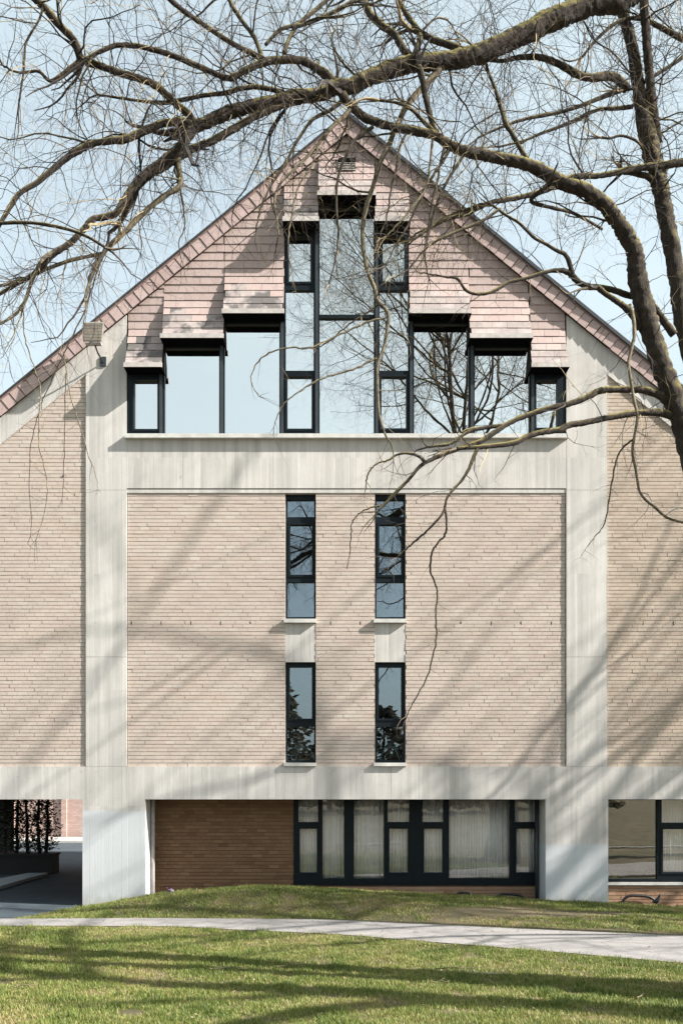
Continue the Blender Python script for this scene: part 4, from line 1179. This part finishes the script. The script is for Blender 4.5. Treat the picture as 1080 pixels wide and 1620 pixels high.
  ([(-40,358,3.2),(10,352,3),(60,353,3),(110,363,2.8),(140,375,2.5),(166,391,2.2)], 10.0, 10.15, 6, (.3,1.0), 0),
  ([(165,400,3),(140,405,3),(110,412,3),(75,425,3),(40,440,2.8),(0,452,2.4)], 10.2, 10.0, 8, (.3,1.2), 1),
  ([(112,384,3.6),(88,396,3.5),(66,412,3.4),(50,445,3.2),(38,480,3),(20,500,2.6),(-5,515,2)], 10.1, 9.9, 9, (.3,1.2), 1)],
}
tr = Tree(11)
bx0 = UX(1232, TD)
tree = empty('bare_tree', (bx0, TD-CAM_D, 0), 'bare many-stemmed mossy tree overhanging the picture from the right', 'tree')
q2 = MB()
for kind_ in ('stem', 'limb'):
    for ctl, d0, d1, dens, tl, pale in LIMBS[kind_]:
        n_ = 10 if kind_ == 'stem' or ctl[0][2] > 8 else 6
        V, R = limb_pts(tr, ctl, d0, d1, n_, True)
        q = MB(); big = max(R)
        q.tube(V, R, 18 if big > .1 else (12 if big > .04 else 7), rough=.26)
        keep(q.build('trunk' if kind_ == 'stem' else 'limb', M['bark_pale' if pale else 'bark'], tree, smooth=True), tree)
        # side twigs
        acc = 0
        for i in range(1, len(V)):
            seg = (V[i]-V[i-1]); acc += seg.length*dens*(1.25 if V[i].z > 8.4 else 1.3)
            lowz = V[i].z < 8.4
            while acc > tr.r.random()+0.4:
                acc -= 1
                if V[i].z < 3: continue
                d = seg.normalized()
                side = tr.vec(); side = (side-d*side.dot(d)).normalized()
                up_ = tr.r.uniform(-.5, .9) if not lowz else tr.r.uniform(-.9, .3)
                L = tr.r.uniform(*tl)*(1.0 if R[i] > .012 else .7)
                tr.twig(V[i]+side*R[i]*.6, side+d*tr.r.uniform(0,.9)+Vector((0,0,up_)), L, min(max(R[i]*.3, .0028), .0065), 0, tr.r.choice((.1,.3,.7)), 8 if not lowz else 5)
        # kinked branchlets with their own twigs
        nb = sum((V[i]-V[i-1]).length for i in range(1, len(V)))*(1.5 if max(R) > .02 else .9)
        for k in range(int(nb+tr.r.random())):
            i = tr.r.randint(1, len(V)-2)
            if V[i].z < 9.0: continue
            d = (V[i+1]-V[i]).normalized(); side = tr.vec()
            d = (d*.5+side+Vector((0,0,tr.r.uniform(-.3,.5)))).normalized()
            L = tr.r.uniform(.5, 1.7); m_ = max(4, int(L/.13)); p = V[i].copy(); r0 = min(R[i]*.5, tr.r.uniform(.008,.016))
            P, Q = [p.copy()], [r0]
            for j in range(m_):
                d = (d+tr.vec()*.38+Vector((0,0,tr.r.choice((-.12,0,.1))))).normalized()
                p = p+d*L/m_; P.append(p.copy()); Q.append(r0*(1-.7*(j+1)/m_))
                if tr.r.random() < .75:
                    tr.twig(p, d*.6+tr.vec(), tr.r.uniform(.2,.9), max(.0022, Q[-1]*.5), 0, tr.r.choice((.1,.4,.8)), 4)
            q2.tube(P, Q, 5)
        # small end spray
        for k in range(3):
            if V[-1].z > 5: tr.twig(V[-1], (V[-1]-V[-2]).normalized()+tr.vec()*.5, tr.r.uniform(*tl)*.7, max(.0025, R[-1]*.8), 0, .3, 3)
tag(keep(q2.build('branchlets', M['bark'], tree, smooth=True), tree), kind='stuff')
# long hanging whips in front of the sky and gable
for k in range(80):
    ctl, d0, d1, dens, tl, pale = LIMBS['limb'][tr.r.choice((0,0,0,1,2,3,5,7,7,12,15))]
    V, R = limb_pts(tr, ctl, d0, d1, 3)
    i = tr.r.randint(1, len(V)-2)
    if V[i].z < 9.2: continue
    tr.twig(V[i], Vector((tr.r.uniform(-.4,.4), tr.r.uniform(-.5,.5), -.3)), tr.r.uniform(.9, 2.3), .0042, 1, .9, 3, tr.r.choice((.2,.4,.9)))
# crown above the frame (it is what the upper windows mirror)
q = MB()
for px, py, d, dr, L, r_ in [(950,-420,12.4,(-.35,.1,1),6.5,.07),(1050,-520,12.0,(.25,-.1,1),6.0,.06),(975,-60,12.4,(-.9,.1,.7),5.5,.07),(1018,-80,12.25,(.7,.3,.8),6.0,.07),
                         (960,-200,12.4,(-.8,-.3,.75),6.0,.07),(1030,-260,12.1,(-.5,.4,.9),6.0,.06),(1030,-260,12.1,(.8,-.2,.7),5.0,.06),(950,-420,12.4,(-1,.2,.5),5.5,.06),
                         (1060,-70,11.7,(.6,-.3,.8),6.0,.1),(960,-300,12.4,(-.9,.4,.45),5.5,.06),(955,-380,12.4,(.5,.5,.9),5.0,.06)]:
    x, z = U(px, py, d)
    tr.branch(q, Vector((x, d-CAM_D, z)), Vector(dr), L, r_*.6, 0, 2, .03, 7, 9, (.5, 1.5))
for k in range(14):
    px, py, d = tr.r.choice(((975,-60,12.4),(960,-200,12.4),(955,-300,12.4),(950,-400,12.4),(1018,-80,12.25),(1030,-260,12.1)))
    x, z = U(px, py, d)
    tr.branch(q, Vector((x, d-CAM_D, z)), Vector((tr.r.uniform(-1.2,.5), tr.r.uniform(-.5,.5), tr.r.uniform(.2,.8))), tr.r.uniform(4,6.5), .035, 0, 2, .02, 7, 8, (.5, 1.4))
keep(q.build('limb', M['bark'], tree, smooth=True), tree)
# stem out of frame on the right that carries the right-hand limbs
q = MB()
P = [Vector((bx0+.15, TD-CAM_D+.2, -.1))]
for k in range(1, 16): P.append(Vector((bx0+.15+.02*k*k*.5-.09*k, TD-CAM_D+.2+.05*k, .9*k)))
q.tube(rounded(P, 3), [max(.05, .30*(1-i/52)) for i in range(3*15+1)], 12)
q.tube([Vector((bx0, TD-CAM_D, -.3)), Vector((bx0, TD-CAM_D, .25)), Vector((bx0, TD-CAM_D+.05, .9)), Vector((bx0, TD-CAM_D+.05, 1.5))], [.75,.62,.5,.4], 14)
keep(q.build('trunk', M['bark'], tree, smooth=True), tree)
tag(keep(tr.tw.build('twigs', M['twig'], tree, tint=True), tree), kind='stuff')

def offtree(x, y, h, r0, seed, lb, tw=3, limbs=22, kd=5):
    t = Tree(seed)
    o = empty('bare_tree', (x, y, 0), lb, 'tree')
    q = MB(); P = [Vector((0,0,-.2))]; n = 14
    for k in range(1, n+1): P.append(P[-1]+Vector((t.r.uniform(-.12,.12), t.r.uniform(-.12,.12), h*.8/n)))
    R = [r0*(1-.8*k/n) for k in range(n+1)]
    q.tube(P, R, 10); q.build('trunk', M['bark'], o, smooth=True)
    q = MB()
    for k in range(limbs):
        i = t.r.randint(4, n); a = t.r.uniform(0, 6.283)
        t.branch(q, P[i].copy(), Vector((math.cos(a), math.sin(a), t.r.uniform(.3,1))), t.r.uniform(.22,.38)*h, max(.05, R[i]*.6), 0, 2, .03, kd, tw, (.6,1.4))
    q.build('crown', M['bark'], o, smooth=True)
    tag(t.tw.build('twigs', M['twig'], o, tint=True), kind='stuff')
offtree(19.0, -4.6, 19.0, .34, 21, 'bare tree standing beyond the right picture edge near the building')
offtree(14.5, -13.2, 19.0, .62, 22, 'bare tree standing beyond the right picture edge on the near lawn', 0.6, 6, 2.5)
offtree(12.2, -4.3, 17.5, .17, 24, 'slimmest bare tree beyond the right picture edge, nearest the building front', 1, 7, 4)
offtree(15.2, -7.2, 23.5, .22, 25, 'tallest bare tree beyond the right picture edge', 1, 11, 4)
offtree(25.5, -6.2, 21.0, .36, 23, 'bare tree farthest beyond the right picture edge')

# dark evergreens across the lawn behind the lens, mirrored in the lower windows
def evergreen(x, y, h, rad, seed, lb):
    r = random.Random(seed)
    o = empty('evergreen_tree', (x, y, 0), lb, 'tree', 'evergreens mirrored in the lower windows')
    q = MB(); q.tube([(0,0,-.2),(0,0,h*.5),(0,0,h*.95)], [.25,.16,.03], 8); q.build('trunk', M['bark'], o)
    q = MB()
    for k in range(2400):
        z = h*(.06+.94*r.random()**1.1); a0 = r.uniform(0, 6.283); R = rad*(1-z/h)**.7*r.random()**.5*(1+.5*mnoise.noise(Vector((z*.8, a0*1.3, seed)))); a = a0
        p = Vector((R*math.cos(a), R*math.sin(a), z)); s_ = r.uniform(.2,.4)
        u_ = Vector((math.cos(a)+r.uniform(-.5,.5), math.sin(a)+r.uniform(-.5,.5), r.uniform(-.7,.3))).normalized(); v_ = u_.orthogonal().normalized()
        q.cur = r.random(); q.poly([p, p+u_*s_+v_*s_*.5, p+u_*2*s_, p+u_*s_-v_*s_*.5], [(0,1,2,3)])
    q.build('crown', M['leaf_hazy'], o, tint=True)
EV = [(-5.4,-57,11.5,4.2,'tallest dark evergreen behind the viewer, mirrored in the left lower slim window'),(-10.5,-60,10,4.2,'dark evergreen behind the viewer, just left of the tallest one'),
      (7.6,-56,10.5,3.6,'slender dark evergreen behind the viewer, mirrored in the right lower slim window'),(13,-61,9,4.2,'dark evergreen behind the viewer, right of the slender one'),
      (3.2,-62,8.5,4.6,'broad low evergreen behind the viewer, left of the slender one'),(-1,-64,7,4.8,'lowest and broadest evergreen behind the viewer, near the middle of the row'),
      (-16,-58,9,4.2,'dark evergreen behind the viewer at the left end of the row'),(18.5,-60,9,4.2,'dark evergreen behind the viewer at the right end of the row')]
for i, (x, y, h, rad, lb) in enumerate(EV): evergreen(x, y, h, rad, 40+i, lb)

# the second path crosses the lawn close to the viewer
q = MB()
for i in range(41):
    x = -20+i
    for y in (-17.6, -17.0): q.v.append((x, y+.04*x, hgt(x, y+.04*x)+.03))
for i in range(40): q.f.append((2*i, 2*i+2, 2*i+3, 2*i+1)); q.t.append(0)
tag(q.build('path', M['path']), kind='structure')

# ------------------------------------------------------------------ grass
gx_ = np.arange(-9, 9.01, .1); gy_ = np.arange(-12.5, 0.61, .1)
HG = np.array([[hgt(x, y) for x in gx_] for y in gy_])
NY = np.array([near_y(x) for x in gx_]); FY = np.array([far_y(x) for x in gx_])
def lowf(x, y, s, o): return mnoise.noise(Vector((x*s, y*s, o)))
PT = np.array([[lowf(x, y, .9, 3)+.5*lowf(x, y, 2.3, 7) for x in gx_] for y in gy_])
PB = np.array([[lowf(x, y, 1.4, 13)+.6*lowf(x, y, 4.0, 17) for x in gx_] for y in gy_])
PC = np.array([[lowf(x, y, 3.1, 23)+.8*lowf(x, y, 6.5, 29) for x in gx_] for y in gy_])
def samp(A, x, y):
    fx = np.clip((x-gx_[0])/.1, 0, len(gx_)-1.001); fy = np.clip((y-gy_[0])/.1, 0, len(gy_)-1.001)
    i, j = fx.astype(int), fy.astype(int); u, v = fx-i, fy-j
    return A[j,i]*(1-u)*(1-v)+A[j,i+1]*u*(1-v)+A[j+1,i]*(1-u)*v+A[j+1,i+1]*u*v
NB = 620000
dd = 9.3 + (21.15-9.3)*rng.random(NB*2)
keepm = rng.random(NB*2) < (12.0/dd)**0.5
dd = dd[keepm][:NB]
xw = (rng.random(len(dd))*2-1)*(dd*540/FPX+.5)+CAM_X
yw = dd-CAM_D
ny, fy_ = np.interp(xw, gx_, NY), np.interp(xw, gx_, FY)
edge = rng.normal(0, .05, len(dd)) + .05*np.sin(xw*5.1)*np.sin(xw*2.3+1)
ok = (yw < ny+edge+.0) | (yw > fy_-edge)
ok &= ~((xw < -5.72-.55*np.clip((-.2-yw)/2, 0, 1)+edge) & (yw > fy_-.1))
ok &= ~((yw > -.05) & (((xw > -5.58) & (xw < -4.22)) | ((xw > 4.17) & (xw < 5.53))))
ok &= ~(yw > .12)
patch, bare = samp(PT, xw, yw), samp(PB, xw, yw)
finec = samp(PC, xw, yw)
dirt = np.exp(-((xw-3.1)/1.5)**2-((yw+2.25)/.42)**2)*1.5 + np.exp(-((xw-4.5)/1.2)**2-((yw+1.9)/.25)**2)*.8 + 1.0*np.exp(-((yw-fy_)/.34)**2)*(yw > fy_)*np.clip((xw+.5)/1.2, 0, 1) + .4*np.exp(-((yw-ny)/.15)**2)*(yw < ny)
ok &= rng.random(len(dd)) > np.clip(bare*1.0-.05, 0, .75)+np.clip(-finec*.7, 0, .5)+np.clip(dirt*1.15, 0, 1)*.93
xw, yw, patch, dirt, finec = xw[ok], yw[ok], patch[ok], dirt[ok], finec[ok]
n = len(xw)
zw = samp(HG, xw, yw)-.004
hh = rng.uniform(.022, .06, n)*(1+.75*np.clip(finec, -.6, 1))*(1-.25*np.clip(patch, -1, 1))*(1-.35*np.clip(dirt, 0, 1))
az = rng.random(n)*2*np.pi; lean = rng.uniform(.1, .9, n)
wd = rng.uniform(.0035, .0075, n)
fa = az+np.pi/2+rng.normal(0, .4, n)
bx, by = np.cos(fa)*wd, np.sin(fa)*wd
tx, ty = np.cos(az)*hh*lean, np.sin(az)*hh*lean
verts = np.empty((n, 3, 3), np.float32)
verts[:,0] = np.stack([xw-bx, yw-by, zw], 1); verts[:,1] = np.stack([xw+bx, yw+by, zw], 1); verts[:,2] = np.stack([xw+tx, yw+ty, zw+hh], 1)
me = bpy.data.meshes.new('grass')
me.vertices.add(n*3); me.vertices.foreach_set('co', verts.ravel())
me.loops.add(n*3); me.loops.foreach_set('vertex_index', np.arange(n*3, dtype=np.int32))
me.polygons.add(n); me.polygons.foreach_set('loop_start', np.arange(0, n*3, 3, dtype=np.int32))
me.update(calc_edges=True)
tint = np.clip(.35+.38*patch-.18*finec+rng.normal(0, .19, n)+.3*np.clip(dirt, 0, 1)+(rng.random(n) < .10)*.4, 0, 1).astype(np.float32)
at = me.attributes.new('tint', 'FLOAT', 'FACE'); at.data.foreach_set('value', tint)
me.materials.append(M['grass'])
go = bpy.data.objects.new('grass', me); COL.objects.link(go)
tag(go, 'short green and straw-coloured lawn grass on both sides of the path', 'grass', kind='stuff')

# dead leaves scattered in the grass
q = MB(); r = random.Random(77)
for k in range(900):
    d = r.uniform(9.6, 20.6); x = r.uniform(-1,1)*(d*540/FPX+.3)+CAM_X; y = d-CAM_D
    if near_y(x)-.05 < y < far_y(x)+.05 and r.random() < .8: continue
    if x < -5.6 and y > far_y(x): continue
    z = hgt(x, y)+r.uniform(.02,.05); s_ = r.uniform(.012,.03)
    u_ = Vector((r.uniform(-1,1), r.uniform(-1,1), r.uniform(-.3,.5))).normalized(); v_ = u_.cross(Vector((r.uniform(-.4,.4), r.uniform(-.4,.4), 1))).normalized()
    p = Vector((x, y, z)); q.cur = r.random()
    q.poly([p-u_*s_, p+v_*s_*.6+Vector((0,0,.006)), p+u_*s_, p-v_*s_*.6], [(0,1,2,3)])
M['dead_leaf'] = leafmat('dead_leaf', [(0.10,0.06,0.03),(0.22,0.15,0.08),(0.36,0.29,0.19)])
tag(q.build('dead_leaves', M['dead_leaf'], tint=True), 'brown dead leaves scattered over the lawn', 'leaves', kind='stuff')

# fallen sticks on the lawn
for px, py, L, a, lb in [(362,1539,.55,.3,'pale fallen stick on the lawn left of centre'),(722,1537,.6,.15,'longest pale fallen stick on the lawn right of centre'),
                     (1015,1583,.35,1.0,'small curved fallen stick near the lower right corner'),(40,1567,.28,.5,'short pale fallen stick near the lower left edge'),
                     (455,1532,.4,.55,'thin fallen stick standing out in the lawn centre'),(695,1560,.25,.2,'short fallen stick between the two broad lawn shadows')]:
    d = depth_of(py); x = (px-540)*d/FPX+CAM_X; y = d-CAM_D
    r = random.Random(px); P = []
    for k in range(6):
        t = (k/5-.5)*L; P.append((t*math.cos(a)+r.uniform(-.015,.015), t*math.sin(a)+r.uniform(-.02,.02), .05+r.uniform(-.012,.02)))
    q = MB(); q.tube(rounded(P, 3), [.009*(1-.5*i/15) for i in range(16)], 5)
    q.tube([P[3], (P[3][0]+.06, P[3][1]+.07, P[3][2]+.02)], [.005,.003], 4)
    o = q.build('fallen_stick', M['bark_pale'], smooth=True); o.location = (x, y, hgt(x, y))
    tag(o, lb, 'stick', 'fallen sticks on the lawn')
